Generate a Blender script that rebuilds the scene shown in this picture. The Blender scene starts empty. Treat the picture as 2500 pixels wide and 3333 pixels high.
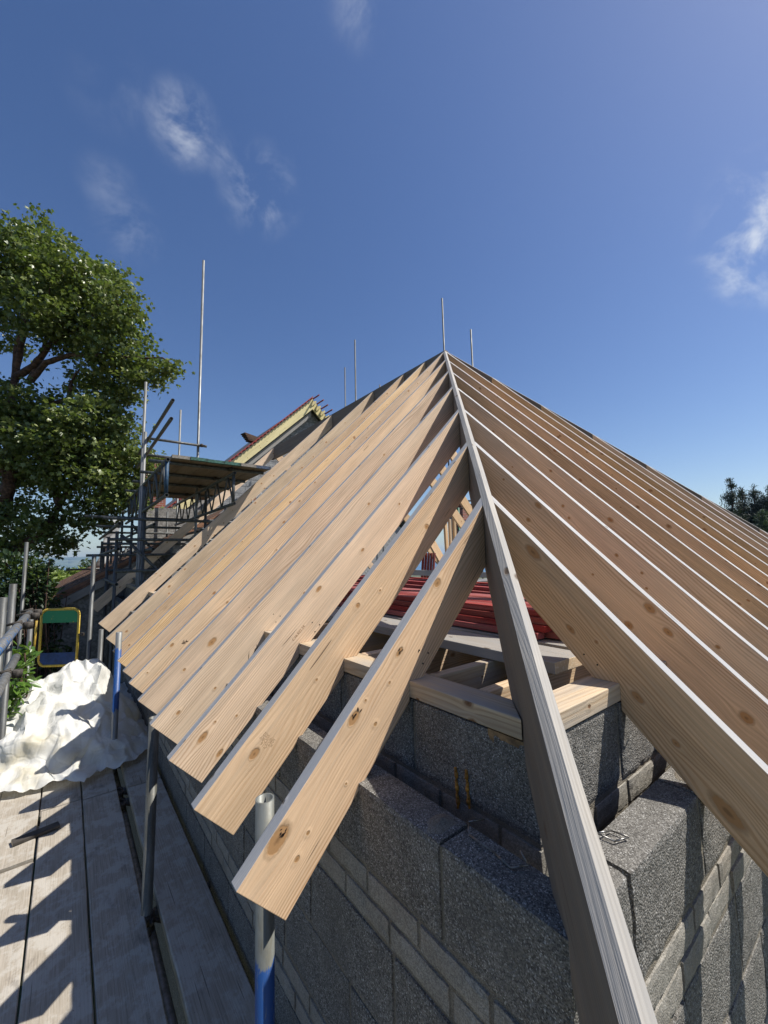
import bpy, math, random
import numpy as np
from mathutils import Vector, Matrix, noise
random.seed(7); rng=np.random.default_rng(7)
SC=bpy.context.scene; COL=SC.collection
V=Vector
# ------------------------------------------------------------------ camera
CP=V((-.3399,-.0347,.7510)); FX=1316.85
yaw,pit,rol=.66179,.11108,-.02219
fw=V((math.sin(yaw)*math.cos(pit),math.cos(yaw)*math.cos(pit),math.sin(pit)))
r0=V((math.cos(yaw),-math.sin(yaw),0)); u0=r0.cross(fw)
rt=r0*math.cos(rol)+u0*math.sin(rol); up=u0*math.cos(rol)-r0*math.sin(rol)
cam=bpy.data.cameras.new('camera'); co=bpy.data.objects.new('camera',cam); COL.objects.link(co)
M=Matrix((rt,up,-fw)).transposed().to_4x4(); M.translation=CP; co.matrix_world=M
cam.sensor_fit='HORIZONTAL'; cam.sensor_width=36; cam.lens=FX/2500*36; cam.clip_start=.02; cam.clip_end=40000
SC.camera=co
def at(px,py,dep):                       # a point seen there, dep metres in front of the lens plane
    return CP+(fw+rt*((px-1250)/FX)-up*((py-1666.5)/FX))*dep
def on(px,py,ax,val):
    q=fw+rt*((px-1250)/FX)-up*((py-1666.5)/FX); return CP+q*((val-CP[ax])/q[ax])
# ------------------------------------------------------------------ materials
def nm(name):
    m=bpy.data.materials.new(name); m.use_nodes=True; nt=m.node_tree; b=nt.nodes['Principled BSDF']
    return m,nt,b
class G:
    def __init__(s,nt): s.nt=nt
    def n(s,t,**k):
        o=s.nt.nodes.new(t)
        for a,v in k.items():
            if a.startswith('i_'):
                key=a[2:]; key=int(key) if key.isdigit() else key.replace('_',' ')
                s.set(o.inputs[key],v)
            else: setattr(o,a,v)
        return o
    def set(s,sock,v):
        if isinstance(v,bpy.types.NodeSocket): s.nt.links.new(v,sock)
        elif isinstance(v,bpy.types.Node): s.nt.links.new(v.outputs[0],sock)
        else: sock.default_value=v
    def m(s,op,a,b=0.,c=None,clamp=False):
        o=s.nt.nodes.new('ShaderNodeMath'); o.operation=op; o.use_clamp=clamp
        s.set(o.inputs[0],a); s.set(o.inputs[1],b)
        if c is not None: s.set(o.inputs[2],c)
        return o.outputs[0]
    def mix(s,f,a,b,bt='MIX'):
        o=s.nt.nodes.new('ShaderNodeMix'); o.data_type='RGBA'; o.blend_type=bt
        s.set(o.inputs[0],f)
        for i,v in ((6,a),(7,b)):
            if isinstance(v,(tuple,list)): v=tuple(v)+(1,) if len(v)==3 else v
            s.set(o.inputs[i],v)
        return o.outputs[2]
    def ss(s,x,a,b):
        o=s.nt.nodes.new('ShaderNodeMapRange'); o.interpolation_type='SMOOTHSTEP'
        s.set(o.inputs[0],x); o.inputs[1].default_value=a; o.inputs[2].default_value=b; return o.outputs[0]
    def noise(s,vec,scale,det=3,rough=.55,dist=0):
        o=s.nt.nodes.new('ShaderNodeTexNoise'); s.set(o.inputs['Vector'],vec); o.inputs['Scale'].default_value=scale
        o.inputs['Detail'].default_value=det; o.inputs['Roughness'].default_value=rough; o.inputs['Distortion'].default_value=dist
        return o.outputs[0]
    def xyz(s,x,y,z=0.):
        o=s.nt.nodes.new('ShaderNodeCombineXYZ'); s.set(o.inputs[0],x); s.set(o.inputs[1],y); s.set(o.inputs[2],z); return o.outputs[0]
    def bump(s,h,st,d,b,nrm=None):
        o=s.nt.nodes.new('ShaderNodeBump'); s.set(o.inputs['Height'],h); o.inputs['Strength'].default_value=st; o.inputs['Distance'].default_value=d
        if nrm is not None: s.set(o.inputs['Normal'],nrm)
        if b is not None: s.nt.links.new(o.outputs[0],b.inputs['Normal'])
        return o.outputs[0]

def wood(name,pale,dark,knot,ringf=95,ringamt=.55,grey=None,greyamt=0.,rough=.68,knots=True,vals=.19,ex=None):
    m,nt,b=nm(name); g=G(nt)
    uv=g.n('ShaderNodeUVMap',uv_map='UVMap'); sp=g.n('ShaderNodeSeparateXYZ',i_0=uv)
    oi=g.n('ShaderNodeObjectInfo'); rnd=oi.outputs['Random']
    u=g.m('ADD',sp.outputs[0],g.m('MULTIPLY',rnd,57.)); v=g.m('ADD',sp.outputs[1],g.m('MULTIPLY',rnd,31.))
    v0=v
    core=None
    if ex:
        knots=False; wn=g.noise(g.xyz(u,v),70,3); ru,rv=sp.outputs[0],sp.outputs[1]; shift=None; core=pith=rim=halo=None; mx=lambda a,b_: b_ if a is None else g.m('MAXIMUM',a,b_)
        for (ku,kv,kr,kk) in ex:
            du=g.m('SUBTRACT',ru,ku); dv=g.m('SUBTRACT',rv,kv)
            d=g.m('SQRT',g.m('ADD',g.m('POWER',g.m('MULTIPLY',du,kk),2.),g.m('POWER',dv,2.)))
            q=g.m('DIVIDE',g.m('ADD',d,g.m('MULTIPLY',g.m('SUBTRACT',wn,.5),.45*kr)),kr)
            core=mx(core,g.m('SUBTRACT',1.,g.ss(q,.75,1.02))); pith=mx(pith,g.m('SUBTRACT',1.,g.ss(q,.10,.42)))
            rim=mx(rim,g.m('MULTIPLY',g.ss(q,.72,.98),g.m('SUBTRACT',1.,g.ss(q,1.0,1.3)))); halo=mx(halo,g.m('SUBTRACT',1.,g.ss(q,.8,3.0)))
            w=g.m('EXPONENT',g.m('MULTIPLY',g.m('POWER',g.m('DIVIDE',q,2.4),2.),-1.)); t_=g.m('MULTIPLY',g.m('MULTIPLY',dv,w),.78); shift=t_ if shift is None else g.m('ADD',shift,t_)
        v=g.m('SUBTRACT',v,shift)
    if knots:
        vo=g.n('ShaderNodeTexVoronoi',voronoi_dimensions='2D',feature='F1'); 
        g.set(vo.inputs['Vector'],g.xyz(g.m('MULTIPLY',u,3.6),g.m('MULTIPLY',v,11.))); vo.inputs['Scale'].default_value=1.
        ps=g.n('ShaderNodeSeparateXYZ',i_0=vo.outputs['Position']); cs=g.n('ShaderNodeSeparateXYZ',i_0=vo.outputs['Color'])
        du=g.m('SUBTRACT',u,g.m('DIVIDE',ps.outputs[0],3.6)); dv=g.m('SUBTRACT',v,g.m('DIVIDE',ps.outputs[1],11.))
        wn=g.noise(g.xyz(u,v),60,2); 
        d=g.m('SQRT',g.m('ADD',g.m('POWER',g.m('MULTIPLY',du,.62),2.),g.m('POWER',dv,2.)))
        d=g.m('ADD',d,g.m('MULTIPLY',g.m('SUBTRACT',wn,.5),.006))
        rad=g.m('MAXIMUM',g.m('MULTIPLY_ADD',cs.outputs[0],.019,-.0070),.0001)   # many cells carry no knot
        q=g.m('DIVIDE',d,rad)
        has=g.ss(rad,.0015,.003)
        core=g.m('MULTIPLY',g.m('SUBTRACT',1.,g.ss(q,.62,1.05)),has)
        pith=g.m('MULTIPLY',g.m('SUBTRACT',1.,g.ss(q,.12,.38)),has)
        rim=g.m('MULTIPLY',g.m('MULTIPLY',g.ss(q,.7,.98),g.m('SUBTRACT',1.,g.ss(q,1.02,1.35))),has)
        halo=g.m('MULTIPLY',g.m('SUBTRACT',1.,g.ss(q,.8,3.4)),has)
        w=g.m('MULTIPLY',g.m('EXPONENT',g.m('MULTIPLY',g.m('POWER',g.m('DIVIDE',q,2.3),2.),-1.)),has)
        v=g.m('SUBTRACT',v,g.m('MULTIPLY',g.m('MULTIPLY',dv,w),.72))
    wob=g.noise(g.xyz(g.m('MULTIPLY',u,.55),g.m('MULTIPLY',v,2.4)),1.6,2,.5)
    wob2=g.noise(g.xyz(g.m('MULTIPLY',u,3.),g.m('MULTIPLY',v,30.)),1.,2,.5)
    ph=g.m('ADD',v,g.m('ADD',g.m('MULTIPLY',wob,.16),g.m('MULTIPLY',wob2,.006)))
    ring=g.m('SINE',g.m('MULTIPLY',ph,ringf*6.283))
    ring=g.ss(ring,-.35,1.)
    amt=g.ss(g.noise(g.xyz(g.m('MULTIPLY',u,.7),g.m('MULTIPLY',v0,9.)),1.,2),.36,.66)
    fine=g.noise(g.xyz(g.m('MULTIPLY',u,7.),g.m('MULTIPLY',v,620.)),1.,3,.6)
    fine2=g.noise(g.xyz(g.m('MULTIPLY',u,2.),g.m('MULTIPLY',v,150.)),1.,3,.6)
    big=g.noise(g.xyz(g.m('MULTIPLY',u,1.6),g.m('MULTIPLY',v0,11.)),1.,4,.6)
    c=g.mix(g.m('MULTIPLY',ring,g.m('MULTIPLY_ADD',amt,ringamt*.8,ringamt*.2)),pale,dark)
    c=g.mix(g.m('MULTIPLY',g.ss(fine,.35,.75),.28),c,dark)
    hv=g.n('ShaderNodeHueSaturation'); g.set(hv.inputs['Color'],c)
    g.set(hv.inputs['Value'],g.m('ADD',g.m('MULTIPLY_ADD',rnd,vals*1.6,1.-vals*.8),g.m('MULTIPLY',g.m('SUBTRACT',g.m('ADD',big,fine2),1.),.75)))
    g.set(hv.inputs['Saturation'],g.m('MULTIPLY_ADD',g.m('FRACT',g.m('MULTIPLY',rnd,17.3)),.30,.84))
    g.set(hv.inputs['Hue'],g.m('MULTIPLY_ADD',g.m('FRACT',g.m('MULTIPLY',rnd,7.7)),-.008,.502))
    c=hv.outputs[0]
    if grey:
        gm=g.m('MULTIPLY',g.ss(g.m('ADD',g.noise(g.xyz(g.m('MULTIPLY',u,2.),g.m('MULTIPLY',v0,16.)),1.,4,.62),g.m('MULTIPLY',fine2,.22)),.6-.35*greyamt,.95-.4*greyamt),min(1.,greyamt+.3))
        c=g.mix(gm,c,grey)
    bl=g.ss(g.noise(g.xyz(g.m('MULTIPLY',u,1.1),g.m('MULTIPLY',v0,24.)),1.,4,.65),.52,.74); c=g.mix(g.m('MULTIPLY',bl,.30),c,(.36,.31,.25))
    dirt=g.ss(g.noise(g.xyz(g.m('MULTIPLY',u,5.),g.m('MULTIPLY',v0,26.)),1.,5,.7),.60,.78)
    c=g.mix(g.m('MULTIPLY',dirt,.22),c,(.13,.10,.075))
    h=g.m('MULTIPLY_ADD',ring,-.25,g.m('ADD',fine,g.m('MULTIPLY',fine2,.6)))
    if knots or ex:
        c=g.mix(g.m('MULTIPLY',halo,.13),c,dark); c=g.mix(core,c,knot); c=g.mix(g.m('MULTIPLY',pith,.55),c,[k*.35 for k in knot]); c=g.mix(g.m('MULTIPLY',rim,.5),c,[k*.45 for k in knot])
        h=g.m('ADD',g.m('SUBTRACT',h,g.m('MULTIPLY',core,1.0)),g.m('MULTIPLY',halo,.9))
        c=g.mix(g.m('MULTIPLY',g.m('SUBTRACT',halo,core,clamp=True),.22),c,[min(1,x*1.18) for x in pale])  # paler ring paints in the highlight around each knot
    # drying shakes along the grain
    ck=g.noise(g.xyz(g.m('MULTIPLY',u,3.4),g.m('MULTIPLY',v,90.)),1.,1,.4)
    crack=g.ss(ck,.765,.79); c=g.mix(g.m('MULTIPLY',crack,.75),c,(.05,.035,.025))
    h=g.m('SUBTRACT',h,g.m('MULTIPLY',crack,1.5))
    g.set(b.inputs['Base Color'],c); b.inputs['Roughness'].default_value=rough; b.inputs['Specular IOR Level'].default_value=.25
    g.bump(h,.42,.0022,b); return m
WOOD=wood('pine_side',(.69,.51,.325),(.38,.22,.105),(.38,.20,.09),ringamt=.62,rough=.56)
WARG=((.69,.51,.33),(.38,.22,.105),(.44,.25,.115))
TOPW=wood('pine_weathered_top',(.46,.435,.40),(.24,.22,.20),(.17,.14,.11),ringf=120,ringamt=.5,grey=(.36,.36,.365),greyamt=.6,vals=.2)
HIPW=wood('hip_board_weathered_shaded',(.20,.155,.115),(.11,.08,.055),(.16,.11,.08),ringf=110,ringamt=.5,grey=(.15,.135,.12),greyamt=.35)  # weathered brown, with the shade of the hip sides put into the colour
PLATE=wood('plate_timber',(.54,.42,.28),(.33,.22,.13),(.2,.11,.06),ringf=60,ringamt=.7,grey=(.33,.31,.28),greyamt=.4)
OLDW=wood('old_board',(.31,.285,.25),(.17,.15,.125),(.10,.08,.06),ringf=70,ringamt=.4,grey=(.27,.26,.245),greyamt=.6,vals=.2)
REDW=wood('red_batten',(.25,.055,.045),(.13,.028,.025),(.2,.03,.03),ringf=80,ringamt=.3,knots=False,vals=.25)
YELW=wood('yellow_fascia',(.66,.56,.26),(.52,.42,.17),(.3,.2,.07),ringf=45,ringamt=.35,knots=True)
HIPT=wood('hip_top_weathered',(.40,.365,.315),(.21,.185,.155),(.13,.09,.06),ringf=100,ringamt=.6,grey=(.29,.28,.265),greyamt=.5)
def endgrain():
    m,nt,b=nm('end_grain'); g=G(nt); uv=g.n('ShaderNodeUVMap',uv_map='UVMap')
    d=g.n('ShaderNodeVectorMath',operation='LENGTH'); 
    mp=g.n('ShaderNodeMapping'); g.set(mp.inputs[0],uv); mp.inputs[1].default_value=(.03,.06,0)
    g.set(d.inputs[0],mp)
    r=g.m('SINE',g.m('MULTIPLY',g.m('ADD',d.outputs['Value'],g.m('MULTIPLY',g.noise(uv,30),.006)),1100.))
    c=g.mix(g.m('MULTIPLY_ADD',r,.25,.3),(.58,.45,.29),(.36,.24,.13)); c=g.mix(g.ss(g.noise(uv,90,4),.5,.7),c,(.62,.52,.38))
    g.set(b.inputs['Base Color'],c); b.inputs['Roughness'].default_value=.85; g.bump(g.noise(uv,400,3),.6,.003,b); return m
ENDG=endgrain()
def concrete(name,dk,lt,stain,scale=1.,speck=1.,bs=1.):
    m,nt,b=nm(name); g=G(nt); tc=g.n('ShaderNodeTexCoord').outputs['Object']
    v1=g.n('ShaderNodeTexVoronoi',feature='F1'); g.set(v1.inputs['Vector'],tc); v1.inputs['Scale'].default_value=170*scale
    v2=g.n('ShaderNodeTexVoronoi',feature='F1'); g.set(v2.inputs['Vector'],tc); v2.inputs['Scale'].default_value=340*scale
    sc=g.n('ShaderNodeSeparateXYZ',i_0=v1.outputs['Color']); sc2=g.n('ShaderNodeSeparateXYZ',i_0=v2.outputs['Color'])
    a=g.m('ADD',g.m('MULTIPLY',sc.outputs[0],.55),g.m('MULTIPLY',sc2.outputs[0],.45))
    pit_=g.ss(g.noise(tc,240*scale,2,.6),.53,.66)
    c=g.mix(g.ss(a,.5-.5*speck,.5+.5*speck),dk,lt)
    c=g.mix(g.m('MULTIPLY',pit_,.6*speck),c,[x*.25 for x in dk])
    spk=g.ss(sc2.outputs[1],.90,.93); c=g.mix(g.m('MULTIPLY',spk,.5*speck),c,(.62,.61,.58))
    big=g.noise(tc,4.5,5,.65); c=g.mix(g.m('MULTIPLY',g.ss(big,.42,.72),.55),c,stain)
    b2=g.noise(tc,11,3,.6); hv=g.n('ShaderNodeHueSaturation'); g.set(hv.inputs['Color'],c); g.set(hv.inputs['Value'],g.m('MULTIPLY_ADD',b2,.7,.66)); c=hv.outputs[0]
    g.set(b.inputs['Base Color'],c); b.inputs['Roughness'].default_value=.95; b.inputs['Specular IOR Level'].default_value=.12
    h=g.m('ADD',g.m('MULTIPLY',v1.outputs['Distance'],-1.4),g.m('MULTIPLY',g.noise(tc,240*scale,3,.6),-1.1))
    g.bump(h,min(1.,.8*bs),.004*bs,b); return m
BLOCK=concrete('dense_concrete_block',(.080,.075,.068),(.25,.238,.215),(.135,.128,.115),scale=1.25,bs=.75)
BRICKC=concrete('concrete_coursing_brick',(.19,.178,.155),(.31,.292,.255),(.25,.215,.175),scale=1.6,speck=.4,bs=.5)
MORTAR=concrete('mortar',(.18,.157,.125),(.28,.25,.20),(.15,.13,.10),scale=2.2,speck=.35,bs=.8)
FARBLOCK=concrete('far_block',(.19,.19,.195),(.30,.30,.30),(.24,.24,.24),scale=.15,speck=.6)
RENDER=concrete('old_render',(.20,.19,.175),(.29,.28,.26),(.15,.14,.13),scale=.1,speck=.4)
def galv(name,blue=None,paint=(.010,.055,.20),zinc=((.235,.24,.24),(.13,.13,.12)),met=.45):
    m,nt,b=nm(name); g=G(nt); tc=g.n('ShaderNodeTexCoord').outputs['Object']; sp=g.n('ShaderNodeSeparateXYZ',i_0=tc)
    st=g.xyz(g.m('MULTIPLY',sp.outputs[0],30.),g.m('MULTIPLY',sp.outputs[1],30.),g.m('MULTIPLY',sp.outputs[2],5.))
    n1=g.noise(st,1.,4,.65); n2=g.noise(tc,90,3,.6)
    c=g.mix(g.ss(n1,.35,.7),*zinc); c=g.mix(g.m('MULTIPLY',g.ss(n2,.55,.75),.5),c,(.20,.17,.12))
    if blue:
        lo,hi=blue
        e=g.m('ADD',sp.outputs[2],g.m('MULTIPLY',g.m('SUBTRACT',g.noise(g.xyz(g.m('MULTIPLY',sp.outputs[0],26.),g.m('MULTIPLY',sp.outputs[1],26.),g.m('MULTIPLY',sp.outputs[2],7.)),1.,4,.7),.5),.22))
        k=g.m('MULTIPLY',g.m('SUBTRACT',1.,g.ss(e,hi-.008,hi+.008)),g.ss(e,lo-.008,lo+.008))
        wear=g.ss(g.noise(g.xyz(g.m('MULTIPLY',sp.outputs[0],130.),g.m('MULTIPLY',sp.outputs[1],130.),g.m('MULTIPLY',sp.outputs[2],16.)),1.,4,.7),.30,.42)
        k=g.m('MULTIPLY',k,wear); c=g.mix(k,c,paint)
        g.set(b.inputs['Metallic'],g.m('MULTIPLY',g.m('SUBTRACT',1.,k),met))
    else: b.inputs['Metallic'].default_value=met
    g.set(b.inputs['Base Color'],c); g.set(b.inputs['Roughness'],g.m('MULTIPLY_ADD',n1,.25,.38))
    g.bump(g.m('ADD',n1,g.m('MULTIPLY',n2,.4)),.25,.002,b); return m
GALV=galv('galvanised_tube'); GB1=galv('shaded_blue_tube',(-9,-.27),zinc=((.17,.18,.17),(.10,.095,.07)),met=.2); GB2=galv('blue_banded_tube',(-3,-1.2),zinc=((.12,.12,.11),(.06,.06,.05)),met=.2); GB3=galv('blue_lower_tube',(-.5,.03)); GREEN=galv('green_blue_tube',(-9,9),(.03,.16,.16))  # GB1: zinc darkened for shade; blue starts where a shadow edge crosses
GWORN=galv('worn_blue_rail',(-.3,.02),(.02,.10,.26))
def plain(name,col,rough=.8,var=.2,scale=8,metal=0.,col2=None,det=4,bump=0.):
    m,nt,b=nm(name); g=G(nt); tc=g.n('ShaderNodeTexCoord').outputs['Object']
    n=g.noise(tc,scale,det,.62)
    c=g.mix(g.ss(n,.3,.7),col,col2 if col2 else [x*(1-var*1.6) for x in col])
    g.set(b.inputs['Base Color'],c); b.inputs['Roughness'].default_value=rough; b.inputs['Metallic'].default_value=metal
    if bump: g.bump(n,.5,bump,b)
    return m
RUST=plain('rusty_steel',(.11,.095,.08),.75,.5,60,.4)
WIRE=plain('bright_wire',(.30,.29,.27),.35,.2,60,.9)
ORANGE=plain('orange_resin',(.60,.27,.035),.6,.4,50)
BLACKP=plain('black_plastic',(.02,.02,.022),.5)
def deckmat():
    m,nt,b=nm('dusty_scaffold_board'); g=G(nt); uv=g.n('ShaderNodeUVMap',uv_map='UVMap'); sp=g.n('ShaderNodeSeparateXYZ',i_0=uv); rnd=g.n('ShaderNodeObjectInfo').outputs['Random']
    u=g.m('ADD',sp.outputs[0],g.m('MULTIPLY',rnd,41.)); v=g.m('ADD',sp.outputs[1],g.m('MULTIPLY',rnd,13.)); P=g.xyz(u,v)
    grain=g.noise(g.xyz(g.m('MULTIPLY',u,4.),g.m('MULTIPLY',v,170.)),1.,4,.65)
    c=g.mix(g.ss(grain,.3,.7),(.39,.345,.285),(.27,.235,.185))
    mud=g.noise(P,7,6,.72); c=g.mix(g.m('MULTIPLY',g.ss(mud,.46,.58),.85),c,(.42,.39,.34))
    st=g.ss(g.noise(g.xyz(g.m('MULTIPLY',u,2.),g.m('MULTIPLY',v,4.)),2.2,5,.68),.56,.74); c=g.mix(g.m('MULTIPLY',st,.7),c,(.15,.13,.11))
    ck=g.ss(g.noise(g.xyz(g.m('MULTIPLY',u,1.6),g.m('MULTIPLY',v,75.)),1.,1,.4),.72,.745); c=g.mix(g.m('MULTIPLY',ck,.7),c,(.10,.085,.07))
    sp2=g.ss(g.noise(P,55,3,.6),.70,.74); c=g.mix(g.m('MULTIPLY',sp2,.75),c,(.10,.09,.08))
    g.set(b.inputs['Base Color'],c); b.inputs['Roughness'].default_value=.93; b.inputs['Specular IOR Level'].default_value=.15
    g.bump(g.m('ADD',g.m('ADD',grain,g.m('MULTIPLY',mud,1.5)),g.m('MULTIPLY',ck,-1.5)),.5,.004,b); return m
DECK=deckmat()
TEAL=plain('dark_blue_paint',(.02,.07,.14),.6,.4,20); DULL=galv('darkened_tube',zinc=((.10,.105,.105),(.05,.05,.045)),met=.2)  # DULL: galvanised tube darkened in colour, for tubes standing in shade
# ------------------------------------------------------------------ mesh helpers
def tag(o,label=None,cat=None,group=None,kind=None):
    if label: o['label']=label
    if cat: o['category']=cat
    if group: o['group']=group
    if kind: o['kind']=kind
    return o
def wloc(o):
    p=V(o.location)
    while o.parent is not None: o=o.parent; p+=o.location
    return p
class MB:
    def __init__(s): s.v=[]; s.f=[]; s.m=[]; s.uv=[]; s.sm=[]
    def face(s,pts,mi=0,L=None,smooth=False,uvs=None):
        b=len(s.v); s.v.extend([V(p) for p in pts]); s.f.append(list(range(b,b+len(pts)))); s.m.append(mi); s.sm.append(smooth)
        if uvs is None:
            if L is None: uvs=[(0,0)]*len(pts)
            else:
                n=V((0,0,0))
                for i in range(len(pts)):
                    a=V(pts[i])-V(pts[0]); c=V(pts[(i+1)%len(pts)])-V(pts[0]); n+=a.cross(c)
                n.normalize()
                if abs(n.dot(L))>.6:
                    e=V((0,0,1)) if abs(n.z)<.8 else V((1,0,0)); a=n.cross(e).normalized(); c=n.cross(a)
                    uvs=[(V(p).dot(a),V(p).dot(c)) for p in pts]
                else:
                    t=(L-n*L.dot(n)).normalized(); w=n.cross(t); k=round(n.x*3)+round(n.y*7)+round(n.z*11)
                    uvs=[(V(p).dot(t)+k*.37,V(p).dot(w)+k*1.3) for p in pts]
        s.uv.append(uvs)
    def prism(s,A,B,mats=(0,0,0,0),L=None):
        """A and B: matching outlines; mats = A face, B face, or per-edge list in mats[2]"""
        n=len(A); s.face(A[::-1],mats[0],L); s.face(B,mats[1],L)
        e=mats[2]
        for i in range(n):
            j=(i+1)%n; s.face([A[i],A[j],B[j],B[i]],e[i] if isinstance(e,(list,tuple)) else e,L)
    def box(s,lo,hi,mi=0,L=V((1,0,0)),end=None):
        x0,y0,z0=lo;x1,y1,z1=hi
        A=[V((x0,y0,z0)),V((x1,y0,z0)),V((x1,y1,z0)),V((x0,y1,z0))]; B=[p+V((0,0,z1-z0)) for p in A]
        s.prism(A,B,(mi,mi,mi),L)
    def build(s,name,mats,parent=None,loc=None,bevel=0.,merge=True):
        me=bpy.data.meshes.new(name)
        base=V(loc) if loc is not None else (V((0,0,0)))
        me.from_pydata([tuple(p-base) for p in s.v],[],s.f)
        for m in (mats if isinstance(mats,(list,tuple)) else [mats]): me.materials.append(m)
        me.polygons.foreach_set('material_index',s.m); me.polygons.foreach_set('use_smooth',s.sm)
        ul=me.uv_layers.new(name='UVMap'); ul.data.foreach_set('uv',[c for f in s.uv for q in f for c in q])
        if merge or bevel:
            import bmesh
            bm=bmesh.new(); bm.from_mesh(me); bmesh.ops.remove_doubles(bm,verts=bm.verts,dist=1e-5); bmesh.ops.recalc_face_normals(bm,faces=bm.faces); bm.to_mesh(me); bm.free()
        o=bpy.data.objects.new(name,me); COL.objects.link(o)
        if parent is not None:
            o.parent=parent; o.location=base-wloc(parent)
        else: o.location=base
        if bevel:
            md=o.modifiers.new('bevel','BEVEL'); md.width=bevel; md.segments=2; md.limit_method='ANGLE'; md.angle_limit=math.radians(35)
        return o
def frame(d):
    d=d.normalized(); a=V((0,0,1)) if abs(d.z)<.9 else V((1,0,0)); x=d.cross(a).normalized(); return d,x,x.cross(d)
def tube_mb(mb,p0,p1,r=.0242,wall=.004,n=14,mi=0,hollow=True):
    p0=V(p0);p1=V(p1); d,x,y=frame(p1-p0); L=(p1-p0).length
    def ring(p,rr): return [p+x*(rr*math.cos(2*math.pi*i/n))+y*(rr*math.sin(2*math.pi*i/n)) for i in range(n)]
    a=ring(p0,r);b=ring(p1,r)
    for i in range(n):
        j=(i+1)%n; mb.face([a[i],a[j],b[j],b[i]],mi,None,True)
    if hollow:
        ia=ring(p0,r-wall);ib=ring(p1,r-wall); dd=d*min(.25,L*.4)
        for (o_,i_,sg) in ((a,ia,1),(b,ib,-1)):
            q=[p+dd*sg for p in i_]
            for i in range(n):
                j=(i+1)%n; mb.face([o_[i],o_[j],i_[j],i_[i]],mi); mb.face([i_[i],i_[j],q[j],q[i]],mi,None,True)
            mb.face(q,mi)
    else:
        mb.face(a,mi);mb.face(b,mi)
def tube(name,p0,p1,mat=None,label=None,cat='scaffold tube',group=None,parent=None,r=.0242,n=14,hollow=True,coupl=()):
    mb=MB(); tube_mb(mb,p0,p1,r=r,n=n,hollow=hollow); o=mb.build(name,mat or GALV,parent,loc=p0 if parent is None else p0)
    if label: tag(o,label,cat,group)
    for c in coupl: coupler(c[0],c[1],o)
    return o
def coupler(p,d,parent):
    """right-angle coupler: two saddles with bolts"""
    p=V(p); mb=MB(); d,x,y=frame(V(d)); 
    tube_mb(mb,p-d*.024,p+d*.024,r=.0285,n=12,hollow=False)
    q=p+x*.05; tube_mb(mb,q-y*.022,q+y*.022,r=.026,n=12,hollow=False)
    tube_mb(mb,p-x*.055+y*.012,p+x*.02+y*.03,r=.009,n=6,hollow=False); tube_mb(mb,q+d*.02-x*.02,q+d*.055+x*.02,r=.009,n=6,hollow=False)
    tube_mb(mb,q+d*.05,q+d*.062,r=.014,n=6,hollow=False)
    return mb.build('coupler',RUST,parent,loc=p)
# ------------------------------------------------------------------ roof timbers
T=.0382; R=3.4365; H=T/math.sqrt(2); HH=.022*math.sqrt(2); PX=.5385; PZ=.3572; DV=.2425
YL=[.981,1.374,1.768,2.197,2.621,3.037,3.401,3.785,4.232,4.991,6.300,9.017]
XR=[.991,1.377,1.761,2.161,2.564,2.974]
S2=V((1,0,1)).normalized()
def uvof(p,n,L):
    t=(L-n*L.dot(n)).normalized(); w=n.cross(t); k=round(n.x*3)+round(n.y*7)+round(n.z*11)
    return p.dot(t)+k*.37,p.dot(w)+k*1.3
def knotmat(name,ax,val,L,n,lst):
    ex=[]
    for (px,py,r,kk) in lst:
        u_,v_=uvof(on(px,py,ax,val),n,L); ex.append((u_,v_,r*.74,kk))
    return wood(name,*WARG,ringamt=.64,ex=ex,ringf=85,rough=.56)
KL={0:[(1152,2338,.020,.6),(1300,2122,.012,.45),(905,2735,.030,.55),(1003,2712,.0065,.8),(967,2797,.0085,.7),(1127,2552,.0045,1),(1222,2357,.0075,.8),(1424,1897,.019,.7),(1268,2222,.0055,.8),(1190,2280,.005,.9)],
 1:[(828,2454,.019,.65),(1164,1971,.013,.8),(1388,1714,.017,.8),(1030,2212,.006,.8),(1236,1922,.0065,.8),(1120,2160,.004,1)],
 2:[(660,2400,.017,.5),(715,2452,.012,.5),(1037,1917,.013,.5),(770,2330,.006,.8),(1180,1790,.010,.6),(700,2350,.005,.8),(1300,1640,.008,.7)],
 3:[(835,2150,.022,.6),(580,2320,.010,.6),(990,1930,.008,.7),(700,2240,.007,.7),(1200,1640,.010,.6),(880,2080,.006,.8)],
 4:[(690,2090,.022,.5),(600,2180,.009,.7),(900,1900,.009,.7),(1050,1740,.009,.7),(1250,1480,.010,.6)],
 5:[(560,2100,.012,.6),(740,1960,.009,.7),(900,1790,.008,.7),(1120,1570,.008,.6),(480,2190,.006,.8)]}
KR={0:[(1735,1798,.022,.45),(1857,2048,.012,.5),(2368,2643,.024,.4),(2075,2270,.014,.5),(1941,2090,.007,.8),(2200,2420,.010,.6)],
 1:[(1720,1692,.013,.8),(1752,1645,.014,.5),(2047,2035,.018,.8),(2115,1980,.019,.6),(2175,2058,.014,.55),(2430,2337,.020,.7),(1930,1870,.006,.8),(1640,1560,.007,.8)],
 2:[(1833,1647,.010,.8),(1853,1686,.009,.8),(2008,1807,.010,.8),(2090,1865,.008,.8),(2105,1915,.007,.8),(2337,2106,.010,.8),(1668,1520,.006,.8),(2400,2240,.008,.8)]}
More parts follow.
